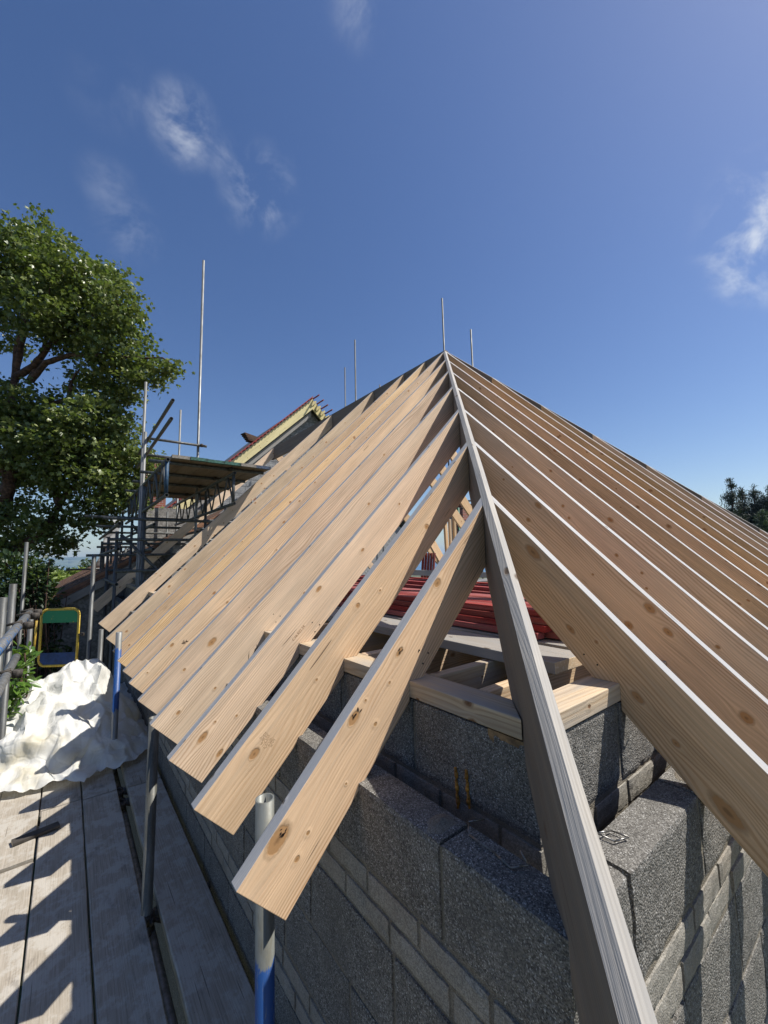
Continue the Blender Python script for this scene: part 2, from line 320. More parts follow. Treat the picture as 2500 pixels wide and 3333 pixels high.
def warp(o,L,amp=.0013,step=.09,bow=.003):
    import bmesh
    me=o.data; bm=bmesh.new(); bm.from_mesh(me); lo=min(v.co.dot(L) for v in bm.verts); hi=max(v.co.dot(L) for v in bm.verts); k=lo+step
    while k<hi-.02:
        bmesh.ops.bisect_plane(bm,geom=bm.verts[:]+bm.edges[:]+bm.faces[:],plane_co=L*k,plane_no=L); k+=step
    sd=o.location.x*3.1+o.location.y*7.7; Wd=L.cross(V((0,0,1))).normalized(); Ud=Wd.cross(L)
    for v in bm.verts:
        t=v.co.dot(L); q=(t-lo)/(hi-lo); f=math.sin(math.pi*q)
        v.co+=Wd*(bow*f*noise.noise(V((sd,1,1)))*2+amp*noise.noise(V((t*1.7,sd,v.co.dot(Ud)*3))))+Ud*(amp*1.3*noise.noise(V((t*2.3,sd+5,v.co.dot(Wd)*9)))+amp*.5*noise.noise(V((t*11,sd+5,v.co.dot(Ud)*9))))
    bm.to_mesh(me); bm.free()
def jack_profile(xe,depth=DV):
    q=.5*depth
    return [(0,0),(q,-q),(PX,PX-depth),(PX,PZ),(PZ+depth,PZ),(xe,xe-depth),(xe,xe)]
ordn=['first','second','third','fourth','fifth','sixth','seventh','eighth','ninth','tenth','eleventh','twelfth','thirteenth','fourteenth']
look=['its tail passing over the open pipe','with an inked stamp','with a knot pair near its tail','with a splintered knot tear near its tail','with pale waney patches along its top edge','with clean straight grain','reaching the roof peak','just behind the peak','meeting the ridge left of the peak','with a gap behind it on the ridge','last of the close-set left row']
for i,y in enumerate(YL):
    mb=MB(); ext=.0
    if i<6: xa,xb=y-HH,y+T-HH
    else: xa=xb=R-.022
    A=[V((x,y,z)) for x,z in jack_profile(xa)]; B=[V((x,y+T,z)) for x,z in jack_profile(xb)]
    mb.prism(A[::-1],B[::-1],(0,0,[0,0,0,0,0,2,1] if False else 0),S2)
    # pick materials per face by normal
    o=mb.build('rafter',[knotmat('pine_side_left_%s'%ordn[i],1,y,S2,V((0,-1,0)),KL[i]) if i in KL else WOOD,TOPW,ENDG],None,loc=(0,y,0),bevel=.0018)
    warp(o,S2); me=o.data
    for p in me.polygons:
        n=p.normal
        if n.dot(V((-1,0,1)).normalized())>.9: p.material_index=1
        elif n.dot(V((-1,0,-1)).normalized())>.9 : p.material_index=2
    me.update()
    if i==0: lab='nearest left-hand rafter, '+look[0]
    elif i==11: lab='lone far left rafter beyond a wide gap, beside the scaffold tower'
    elif i==10: lab='farthest rafter of the close-set left row, split knot at its top on the ridge'
    else: lab='%s left-hand rafter from the near corner, %s'%(ordn[i],look[i])
    tag(o,lab,'rafter','pine rafters of the left roof slope')
def stamp(txt,px,py,y,size,par,ang=0.,mat=None):
    cu=bpy.data.curves.new('grade_stamp','FONT'); cu.body=txt; cu.size=size; cu.align_x='CENTER'; cu.space_line=.8
    tmp=bpy.data.objects.new('tmp_text',cu); COL.objects.link(tmp); bpy.context.view_layer.update()
    me=bpy.data.meshes.new_from_object(tmp.evaluated_get(bpy.context.evaluated_depsgraph_get())); bpy.data.objects.remove(tmp)
    me.materials.clear(); me.materials.append(mat); o=bpy.data.objects.new('grade_stamp',me); COL.objects.link(o)
    t=(S2*math.cos(ang)+V((-1,0,1)).normalized()*math.sin(ang)); n_=V((0,-1,0)); u_=n_.cross(t)
    p=on(px,py,1,y); Mx=Matrix((t,u_,n_)).transposed().to_4x4(); Mx.translation=p+V((0,-.0007,0))-par.location; o.parent=par; o.matrix_local=Mx
INK=plain('faded_ink',(.30,.19,.11),.8,.5,300,col2=(.46,.31,.17))
rafs=[o for o in COL.objects if o.name.startswith('rafter')]
stamp('C16\nKD DRY\nSPF 002',862,2420,YL[1],.017,rafs[1],1.57,INK); stamp('C16 KD',1290,1790,YL[1],.020,rafs[1],0,INK); stamp('C16 KD 24',975,2062,YL[2],.018,rafs[2],0,INK)
def tear(px,py,y,par,n,L,seed,lab=None):
    r_=random.Random(seed); c=on(px,py,1,y); mb=MB(); w=V((-1,0,1)).normalized()
    for k in range(n):
        a=c+S2*r_.uniform(-.5,.5)*L+w*r_.uniform(-.3,.3)*L; d=(S2*r_.uniform(.4,1)+w*r_.uniform(-.75,.75)).normalized()*L*r_.uniform(.25,.75); q=d.cross(V((0,1,0))).normalized()*r_.uniform(.0012,.0035)
        a.y=y-.0006; mb.face([a-q*.3,a+d*.5-q,a+d,a+d*.5+q],0)
    mb.build('splinter_tear',[plain('torn_grain_%d'%seed,(.045,.022,.012),.9,.4,90)],par,loc=c)
tear(828,2150,YL[3],rafs[3],26,.085,5); tear(1158,2330,YL[0],rafs[0],7,.028,8); tear(1302,2122,YL[0],rafs[0],6,.022,9); tear(905,2728,YL[0],rafs[0],5,.03,10); tear(600,2090,YL[5],rafs[5],8,.04,12); tear(1045,1460,YL[10],rafs[10],16,.14,13)
DR=.258
def rprof(ye,depth=DR):
    q=.5*depth
    return [(0,0),(q,-q),(PX,PX-depth),(PX,PZ),(PZ+depth,PZ),(ye,ye-depth),(ye,ye)]
rights=list(XR)+[3.398]+[3.83,4.24,4.65,5.06,5.46,5.86]
rl=['with a dark torn knot low down','with three round brown knots in a row','with two small knots below the weathered hip','with a dark knot cluster near the hip','with reddish knots in the middle','sixth from the near hip','running up to the roof peak']
for j,x in enumerate(rights):
    mb=MB()
    if j<6: ya,yb=x-HH,x+T-HH
    elif j==6: ya=yb=R-.022
    else: ya,yb=2*R-x-HH,2*R-x-T-HH
    A=[V((x,y,z)) for y,z in rprof(ya)]; B=[V((x+T,y,z)) for y,z in rprof(yb)]
    mb.prism(A,B,(0,0,0),V((0,1,1)).normalized())
    o=mb.build('rafter',[knotmat('pine_side_right_%s'%ordn[j],0,x,V((0,1,1)).normalized(),V((-1,0,0)),KR[j]) if j in KR else WOOD,TOPW,ENDG],None,loc=(x,0,0),bevel=.0018)
    warp(o,V((0,1,1)).normalized())
    for p in o.data.polygons:
        if p.normal.dot(V((0,-1,1)).normalized())>.9: p.material_index=1
        elif p.normal.dot(V((0,-1,-1)).normalized())>.9: p.material_index=2
    if j==0: lab='nearest right-hand rafter, '+rl[0]
    elif j<6: lab='%s right-hand rafter from the near hip, %s'%(ordn[j],rl[j]) if j<5 else 'right-hand pine rafter, sixth and last whose top meets the near hip'
    elif j==6: lab='right-hand rafter running up to the roof peak'
    else: lab='shorter right-hand skyline rafter, %s past the one at the peak'%ordn[j-7]
    tag(o,lab,'rafter','pine rafters of the right roof slope')
WARPDUMMY=0
NAIL=plain('nail_head',(.06,.055,.05),.5,.3,50,.6)
for i,y in enumerate(YL[:6]):
    for (x,z) in ((.60,.40),(.625,.43),(.585,.445)):
        c=V((x+.006*((i*7)%5),y-.001,z)); mb=MB(); tube_mb(mb,c,c+V((0,.004,0)),r=.0028,n=8,hollow=False); mb.build('nail_head',NAIL,rafs[i],loc=c)
rafr=[o for o in COL.objects if o.name.startswith('rafter') and o['group'].endswith('right roof slope')]
for i,x in enumerate(XR[:3]):
    for (y,z) in ((.60,.40),(.64,.425)):
        c=V((x-.001,y+.006*((i*5)%4),z)); mb=MB(); tube_mb(mb,c,c+V((.004,0,0)),r=.0028,n=8,hollow=False); mb.build('nail_head',NAIL,rafr[i],loc=c)
def hip(flip,label):
    mb=MB(); d=V((1,1,1)) if not flip else V((-1,1,1)); base=V((0,0,0)) if not flip else V((2*R,0,0))
    dn=V((-1,1,0)).normalized() if not flip else V((1,1,0)).normalized()
    hw=.022; s0=-.02; s1=R-.0; VD=.30
    def sec(s,plumb=True):
        c=base+d*s; k=hw/math.sqrt(2)   # moving sideways by hw drops the backing by hw/sqrt2
        l=c+dn*hw-V((0,0,k)); r_=c-dn*hw-V((0,0,k)); c2=c
        return [l,c2,r_,V((r_.x,r_.y,c.z-VD)),V((l.x,l.y,c.z-VD))]
    A=sec(s0);B=sec(s1)
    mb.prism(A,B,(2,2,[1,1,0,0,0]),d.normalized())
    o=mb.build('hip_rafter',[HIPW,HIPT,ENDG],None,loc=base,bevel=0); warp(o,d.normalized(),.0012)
    return tag(o,label,'hip rafter')
hip(False,'weathered grey hip rafter running from the near corner up to the peak between both slopes')
hip(True,'far hip rafter descending to the right behind the skyline rafters')
mb=MB(); mb.box((R-.022,R-.03,R-.03-.27),(R+.022,9.15,R-.012),0,V((0,1,0))); tag(mb.build('ridge_board',[HIPW],None,loc=(R,R,R),bevel=.002),'long dark ridge board the left rafters meet, running back from the peak','ridge board')
# sister rafters on the far side of the ridge (their tips just show through the gaps)
for i,y in enumerate([3.0,3.401,3.785,4.232,4.62,4.991,6.300,9.017]):
    mb=MB(); P=[(2*R,0),(2*R-.12,-.12),(R+.022,R-.022-DV),(R+.022,R-.022)]
    mb.prism([V((x,y,z)) for x,z in P],[V((x,y+T,z)) for x,z in P],(0,0,0),V((-1,0,1)).normalized())
    if i==0: 
        continue
    tag(mb.build('rafter',[WOOD],None,loc=(2*R,y,0),bevel=.002),'rafter behind the ridge on the hidden back slope, %s from the peak'%ordn[i-1],'rafter','pine rafters of the back roof slope')
# ------------------------------------------------------------------ wall plates, joists
def timber(name,lo,hi,L,mat,label,cat,group=None,bev=.003,rot=0,wear=True):
    mb=MB(); c=(V(lo)+V(hi))/2; h=(V(hi)-V(lo))/2; mb.box(-h,h,0,L); o=mb.build(name,[mat,ENDG],None,loc=(0,0,0),bevel=bev)
    for p in o.data.polygons:
        if abs(p.normal.dot(L))>.9: p.material_index=1
    o.location=c; o.rotation_euler=(0,0,rot); return tag(o,label,cat,group)
def plate(axis,label,ext):
    mb=MB()
    if axis=='y':   # left: along y, mitred into the hip
        A=[V((PX,.545+.03,PZ-.05)),V((PX+.1,.64+.03,PZ-.05)),V((PX+.1,ext,PZ-.05)),V((PX,ext,PZ-.05))]
        L=V((0,1,0))
    else:
        A=[V((.545+.03,PX,PZ-.05)),V((ext,PX,PZ-.05)),V((ext,PX+.1,PZ-.05)),V((.64+.03,PX+.1,PZ-.05))]; L=V((1,0,0))
    B=[p+V((0,0,.05)) for p in A]; mb.prism(A,B,(0,0,0),L)
    o=mb.build('wall_plate',[PLATE,ENDG],None,loc=A[0],bevel=.003)
    return tag(o,label,'wall plate')
plate('y','wall plate under the left rafters, its end cut against the hip',9.3)
plate('x','sunlit wall plate under the right rafters at the near corner',6.9)
joy=[.745,.955,1.36,1.76,2.16,2.56,2.96,3.36,3.9]
for i,y in enumerate(joy):
    x0=PX+.085 if i else .80
    timber('ceiling_joist',(PX+.102,y,PZ-.15),(6.2,y+.042,PZ+.0),V((1,0,0)),PLATE if i%2 else WOOD,'ceiling joist under the open rafters, %s from the near corner'%ordn[i],'joist','ceiling joists behind the wall plate')
# boards laid on the joists
def board_dir(name,p0,p1,w,t,mat,label,cat,group=None,bev=.003,ends=1,parent=None,tilt=0.):
    p0=V(p0);p1=V(p1); d=(p1-p0).normalized(); x=d.cross(V((0,0,1))).normalized(); z=x.cross(d); 
    if tilt: x,z=(x*math.cos(tilt)+z*math.sin(tilt)),(z*math.cos(tilt)-x*math.sin(tilt))
    A=[p0-x*w/2,p0+x*w/2,p0+x*w/2+z*t,p0-x*w/2+z*t]; B=[p+(p1-p0) for p in A]
    mb=MB(); mb.prism(A,B,(ends,ends,0),d); o=mb.build(name,[mat,ENDG],parent,loc=p0,bevel=bev)
    if label: tag(o,label,cat,group)
    return o
board_dir('walkway_board',(1.02,.70,PZ+.004),(1.10,3.9,PZ+.004),.20,.038,OLDW,'grey walkway board lying on the joists in front of the red battens','board','boards lying on the joists')
board_dir('walkway_board',(1.27,.70,PZ+.004),(1.33,3.9,PZ+.004),.21,.038,OLDW,'grey walkway board on the joists beneath the red battens','board','boards lying on the joists')
k=0
hs=.366+.038
rr=random.Random(3)
for lay in range(4):
    for q in range(11-lay):
        x=1.20+q*.055+lay*.02+rr.uniform(-.006,.006); y0=.86+rr.uniform(-.02,.12); z=hs+.002+lay*.027
        rowname=['bottom','second','third','top'][lay]
        board_dir('roofing_batten',(x,y0,z),(x+.12+rr.uniform(-.02,.02),y0+2.9,z+rr.uniform(0,.002)),.05,.025,REDW,'red batten, %s from the front, %s layer of the stack on the joists'%(ordn[q],rowname),'batten','red roofing battens stacked on the joists',bev=.0015,ends=0)
for q in range(9):
    x=2.0+q*.06; z=hs+.002+(q%3)*.03
    board_dir('roofing_batten',(x,.9+q*.05,z),(x+.3,4.2,z+.04),.05,.028,REDW,'red batten of the loose heap behind the stack, %s from front'%ordn[q],'batten','loose red roofing battens',bev=.0015,ends=0)
board_dir('walkway_board',(2.0,.72,PZ+.004),(2.35,4.4,PZ+.004),.225,.036,OLDW,'grey board under the loose red battens farther in','board','boards lying on the joists')
# ------------------------------------------------------------------ block walls
def rough_box(mb,lo,hi,mi,axis,sgn,near=True,jit=.0035,topopen=False):
    """block whose visible face (axis,sgn) and top are a fine grid with chipped edges"""
    lo=V(lo);hi=V(hi); 
    a1={0:1,1:0}[axis]
    L1=hi[a1]-lo[a1]; L2=hi.z-lo.z; D=hi[axis]-lo[axis]
    n1=max(2,int(L1/(.016 if near else .1))); n2=max(2,int(L2/(.013 if near else .1))); nd=max(1,int(D/(.016 if near else .1)))
    def P(u,w,dep):
        p=V((0,0,0)); p[a1]=lo[a1]+L1*u; p.z=lo.z+L2*w; p[axis]=(hi[axis]-D*dep) if sgn>0 else (lo[axis]+D*dep)
        e=min(u*L1,(1-u)*L1); ez=min(w*L2,(1-w)*L2); ed=dep*D
        if near:
            q=V((p.x*42,p.y*42,p.z*42)); nz=noise.noise(q)*jit*.6+noise.noise(q*2.7)*jit*.4
            rs_=.3 if L2<.1 else .42
            rd=rs_*(.005+.006*noise.noise(V((p.x*14+5,p.y*14,p.z*14)))+.006*max(0,noise.noise(V((p.x*31,p.y*31+9,p.z*31)))))
            # round + chip edges
            fe=max(0,1-min(e,.014)/.014); fz=max(0,1-min(ez,.014)/.014); fd=max(0,1-min(ed,.016)/.016)
            inn=rd*max(fe,fz)*fd
            p[axis]-=sgn*(inn-nz*fd)
            if w>.5: p.z-=rd*fz*(fd*.9)+abs(nz)*.4*fz
            if w<.5 : p.z+=rd*.3*fz*fd
            p[a1]+= (rd*.5*fe*fd)*(1 if u<.5 else -1)
        return p
    def grid(fn,n,m):
        for i in range(n):
            for j in range(m):
                mb.face([fn(i/n,j/m),fn((i+1)/n,j/m),fn((i+1)/n,(j+1)/m),fn(i/n,(j+1)/m)],mi,None,False)
    grid(lambda u,w:P(u,w,0),n1,n2)
    grid(lambda u,dd:P(u,1,dd),n1,nd); grid(lambda u,dd:P(u,0,dd),n1,1)
    grid(lambda w,dd:P(0,w,dd),n2,nd); grid(lambda w,dd:P(1,w,dd),n2,nd)
    mb.face([P(0,0,1),P(1,0,1),P(1,1,1),P(0,1,1)],mi)
def courses(ztop,zbot,bands):
    z=ztop; out=[]; k=0
    while z>zbot:
        kind=bands[k] if k<len(bands) else 'B'
        h=.198 if kind=='B' else .056
        out.append((z-h,z,kind)); z-=h+.011; k+=1
    return out
def leaf(mb,axis,sgn,face,thick,s0,s1,rows,offs,near_to,lenB=.43,lenb=.205,reach=.012):
    a1=1-axis
    for r,(z0,z1,kd) in enumerate(rows):
        Ln=lenB if kd=='B' else lenb; s=s0; off=offs[r%len(offs)]; first=True
        while s<s1:
            e=min(s1,s+(off if first and off>0 else Ln)); first=False
            lo=[0,0,z0];hi=[0,0,z1]; lo[a1]=s+.005;hi[a1]=e-.006
            jf=random.uniform(-.0025,.0025)
            lo[axis],hi[axis]=(face+jf,face+thick) if sgn<0 else (face-thick,face+jf)
            rough_box(mb,lo,hi,0 if kd=='B' else 1,axis,sgn,near=(s<near_to and z1>-.75))
            s=e
    # mortar core, slightly recessed
    zt=rows[0][1]-.010; zb=rows[-1][0]
    lo=[0,0,zb];hi=[0,0,zt]; lo[a1]=s0+.009;hi[a1]=s1-.01
    lo[axis],hi[axis]=(face+.0055,face+thick-.004) if sgn<0 else (face-thick+.004,face-.0055)
    n=max(2,int((hi[a1]-lo[a1])/.03)) if near_to>0 else 2
    mb.box(lo,hi,2)
# outer leaf
OA,OB,OZ=.340,.362,.120
rows=courses(OZ,-1.7,['B','b','b','B','B','b','b','B','B'])
mb=MB()
leaf(mb,0,-1,OA,.097,.365,10.5,rows,[.30,.175,.285,.478,.25,.1,.2,.45,.22],3.2)
leaf(mb,1,-1,OB,.095,.565,7.2,rows,[.421,.31,.21,.21,.42,.1,.2,.45,.22],2.6)
# corner return blocks
for r,(z0,z1,kd) in enumerate(rows):
    rough_box(mb,(OA+.1,OB+.002,z0),(.558,OB+.094,z1),0 if kd=='B' else 1,1,-1,near=True)
mb.box((OA+.02,OB+.012,-1.7),(OA+.2,OB+.09,.105),2)
mb.box((OA+.004,OB+.006,-4.3),(OA+.097,10.5,-1.72),0); mb.box((OA+.1,OB+.006,-4.3),(7.2,OB+.095,-1.72),0)
ow=mb.build('outer_block_wall',[BLOCK,BRICKC,MORTAR],None,loc=(OA,OB,-1.7)); tag(ow,'lower outer wall of grey concrete blocks with a band of pale bricks, turning the corner under the rafter tails','wall')
# mortar droppings on the wall head
def blob(c,r,h,seed,name='mortar_lump'):
    mb=MB(); n=14; rings=5; pts=[]
    for j in range(rings+1):
        ring=[]
        for i in range(n):
            a=2*math.pi*i/n; q=j/rings; rad=r*(1-q**1.6)*(1+.35*noise.noise(V((math.cos(a)*1.5+seed,math.sin(a)*1.5,q))))
            ring.append(V(c)+V((math.cos(a)*rad,math.sin(a)*rad*.7,h*q*(1+.3*noise.noise(V((a,seed,q*3)))))))
        pts.append(ring)
    for j in range(rings):
        for i in range(n): mb.face([pts[j][i],pts[j][(i+1)%n],pts[j+1][(i+1)%n],pts[j+1][i]],0,None,True)
    return mb
for q,(c,r,h,lb) in enumerate([((.395,.71,OZ-.006),.05,.016,'thin grey mortar smear on the shaded left wall head'),((.50,.43,OZ-.01),.06,.03,'rough mortar lump on the wall head at the corner beside the hip'),((1.08,.41,OZ-.006),.06,.018,'mortar spread on the sunlit wall head under the first right rafter')]):
    tag(blob(c,r,h,q*3.3).build('mortar_lump',MORTAR,None,loc=c),lb,'mortar','mortar droppings on the wall head')
# inner leaf
mb=MB(); irow=[(.092,.303,'B'),(.018,.078,'b')]+courses(.005,-1.2,['B','B','b','B','B'])
leaf(mb,0,-1,PX+.004,.1,PX,10.5,irow,[.434,.12,.25,.44,.1],3.0); leaf(mb,1,-1,PX+.003,.1,PX+.10,7.0,irow,[.335,.16,.2,.4,.1],2.6)
iw=mb.build('inner_block_wall',[BLOCK,BRICKC,MORTAR],None,loc=(PX,PX,-1.2)); tag(iw,'inner wall of dark concrete blocks carrying the wall plates','wall')
mb=MB(); rough_box(mb,(PX+.002,.575,.275),(PX+.09,.68,.305),0,0,-1); tag(mb.build('packing_piece',[plain('packing',(.33,.2,.09),.8,.4,40)],None,loc=(PX,.57,.28)),'short brown packing piece under the left wall plate end at the hip','packing piece')
# wall ties and resin runs
def wire(name,pts,r,mat,label,cat,group=None):
    mb=MB()
    for a,b in zip(pts[:-1],pts[1:]): tube_mb(mb,a,b,r=r,n=6,hollow=False)
    return tag(mb.build(name,mat,None,loc=pts[0]),label,cat,group)
z=OZ+.004
wire('wall_tie',[V((.47,.645,z+.004)),V((.425,.655,z+.012)),V((.40,.63,z+.006)),V((.405,.57,z)),V((.395,.52,z)),V((.425,.50,z+.002)),V((.43,.52,z+.018))],.0018,WIRE,'bent wire wall tie on the shaded left wall head','wall tie','wire wall ties')
wire('wall_tie',[V((.60,.535,z+.01)),V((.62,.48,z+.006)),V((.63,.42,z+.002)),V((.665,.405,z+.004)),V((.66,.44,z+.002)),V((.615,.445,z+.014))],.0018,WIRE,'shiny wire wall tie on the sunlit right wall head beside the hip','wall tie','wire wall ties')
wire('wall_tie',[V((1.0,.54,z+.17)),V((1.02,.50,z+.175)),V((1.06,.49,z+.165)),V((1.08,.50,z+.16))],.0018,RUST,'rusty wire wall tie poking out of the inner wall under the first right rafter','wall tie','wire wall ties')
for (a,b,lb) in (((1484,2498),(1492,2628),'left'),((1518,2505),(1528,2628),'right')):
    p=on(*a,0,PX+.001);q=on(*b,0,PX+.001); pts=[p.lerp(q,t)+V((-.001,.0012*math.sin(t*19+a[0]),0)) for t in [i/9 for i in range(10)]]
    mb=MB()
    for i,(c,e) in enumerate(zip(pts[:-1],pts[1:])): tube_mb(mb,c,e+(e-c)*.2,r=.0042+.0012*math.sin(i*2.1),n=8,hollow=False)
    tag(mb.build('resin_run',ORANGE,None,loc=p),'orange resin run down the inner block wall, %s of the pair beside the hip'%lb,'resin run','orange resin runs')
# ------------------------------------------------------------------ scaffold deck
PZF=-.903
def deckboard(x0,x1,y0,y1,label,z=PZF,bend=0.,grp='scaffold boards of the near deck',rz=0):
    mb=MB(); n=40; w=x1-x0; t=.038; g_=[]
    for i in range(n+1):
        y=y0+(y1-y0)*i/n; zz=z+.0025*noise.noise(V((x0*9,y*1.1,3)))+bend*math.sin(math.pi*i/n)
        e=.002*noise.noise(V((x0*20,y*6,1))); e2=.002*noise.noise(V((x1*20,y*6,7)))
        g_.append([V((x0+e,y,zz-.004)),V((x0+.004+e,y,zz)),V((x0+w/2,y,zz-.0015)),V((x1-.004+e2,y,zz)),V((x1+e2,y,zz-.004)),V((x1+e2,y,zz-t)),V((x0+e,y,zz-t))])
    for a,b in zip(g_[:-1],g_[1:]):
        for k in range(7):
            l=(k+1)%7; q=[a[k],a[l],b[l],b[k]]
            mb.face(q,0,None,False,uvs=[(p.y,p.x-x0+ (p.z if k>3 else 0)) for p in q])
    mb.face(g_[0][::-1],0,V((0,1,0)));mb.face(g_[-1],0,V((0,1,0)))
    o=mb.build('scaffold_board',[DECK],None,loc=(x0,y0,z)); return tag(o,label,'scaffold board',grp)
deckboard(-.856,-.637,-1.2,3.72,'outermost long scaffold board at the left frame edge')
deckboard(-.629,-.407,-1.2,3.15,'dusty scaffold board striped with sun, second from the outside')
deckboard(-.399,-.181,-1.2,3.72,'dusty scaffold board striped with sun, third from the outside',z=PZF+.001)
deckboard(-.173,.030,-1.2,3.70,'shaded scaffold board left of the dark gap with the poles',z=PZF)
deckboard(.093,.312,-1.2,3.68,'shaded scaffold board between the poles and the block wall',z=PZF-.002)
deckboard(-.856,-.637,3.735,7.4,'far scaffold board at the outer edge under the white sheeting',z=PZF)
deckboard(-.635,-.412,3.18,7.0,'short warm-brown scaffold board leading under the white sheeting',z=PZF+.004)
deckboard(-.404,-.181,3.735,7.4,'far scaffold board under the middle of the white sheeting',z=PZF)
deckboard(-.173,.03,3.712,7.4,'far scaffold board left of the gap, butting the shaded near one',z=PZF)
deckboard(.093,.312,3.695,7.4,'far scaffold board beside the wall, butting the near one',z=PZF-.002)
board_dir('timber_offcut',(-.52,3.40,PZF+.006),(-.30,3.44,PZF+.006),.06,.018,plain('dark_offcut',(.07,.06,.05),.9,.3,30),'dark timber offcut lying across the boards in front of the white sheeting','offcut')
# inner standards
def pole(x,y,z0,z1,mat,label,n=20,lean=(0,0)):
    return tube('scaffold_pole',V((x,y,z0)),V((x+lean[0],y+lean[1],z1)),mat,label,'scaffold pole','upright scaffold poles',n=n)
pt=on(862,2598,1,1.075); pb=on(862,3333,1,1.075); dd_=(pb-pt)/(pt.z-pb.z); pe=pt+dd_*(pt.z+2.2)
p=tube('scaffold_pole',pe,pt,GB1,'near scaffold pole with open top and blue foot behind the nearest rafter tail','scaffold pole','upright scaffold poles',n=36)
# object origin is the foot: shift the paint coordinates by keeping origin at z=0
def rebase(o,z=0.):
    dz=z-o.location.z; o.data.transform(Matrix.Translation((0,0,-dz))); o.location.z=z
rebase(p)
p=pole(.040,2.36,-4.3,-.02,GB2,'dark scaffold pole standing in the deck gap behind the third rafter tail'); rebase(p,-1.5)
coupler((.040,2.36,-.93),(0,0,1),p); coupler((.040,2.36,-1.02),(0,0,1),p)
p=pole(.040,4.22,-4.3,.157,GB3,'blue and grey scaffold pole rising beside the white sheeting'); rebase(p)
p=pole(-.075,6.5,-4.3,.862,DULL,'galvanised scaffold pole in front of the yellow gate, beside the lone rafter tail')
# transoms and ledgers under the deck
for i,y in enumerate([-.2,.99,2.42,3.62,3.80,4.3,6.4]):
    tube('transom_tube',V((-1.05,y,PZF-.065)),V((.335,y,PZF-.065)),GALV,'tube crossing under the deck boards, %s from the camera'%ordn[i],'scaffold tube','tubes crossing under the deck',coupl=[(V((.05,y,PZF-.065)),(1,0,0))])
tube('ledger_tube',V((.062,-1.,PZF-.12)),V((.062,8.,PZF-.12)),GALV,'long tube running below the dark gap in the deck','scaffold tube')
# outer rails at the left
a=V((-.60,2.2,.335)); b=V((-.56,4.35,.375))
tube('guard_rail',a,b,GWORN,'worn blue and green guard rail tube at the left edge, upper of the two','scaffold tube','guard rails at the left edge',coupl=[(a.lerp(b,.62),(b-a)),(a.lerp(b,.86),(b-a)),(a.lerp(b,.97),(b-a))])
a=V((-.62,2.3,.03)); b=V((-.60,3.95,.10))
tube('guard_rail',a,b,GWORN,'worn guard rail tube at the left edge, lower of the two','scaffold tube','guard rails at the left edge',coupl=[(a.lerp(b,.7),(b-a))])
for (px,py,dp,ztop,lb) in ((12,1935,2.95,.52,'outer scaffold pole cut by the left picture edge beside the rails'),(42,1920,3.3,.60,'dark outer scaffold pole just right of the one at the left edge'),(88,1760,6.2,1.1,'slim dark scaffold pole rising through the tree branches at left')):
    q=at(px,py,dp); pole(q.x,q.y,-4.3,ztop,DULL,lb)
q=at(335/3.318,1650+1210/3.318,4.6); pole(q.x,q.y,-4.3,q.z,DULL,'thin grey pole between the bushes and the yellow gate')
q=at(330,2048,4.6); pole(q.x,q.y,-4.3,q.z,DULL,'short grey pole standing behind the left rafter tails near the low house wall')
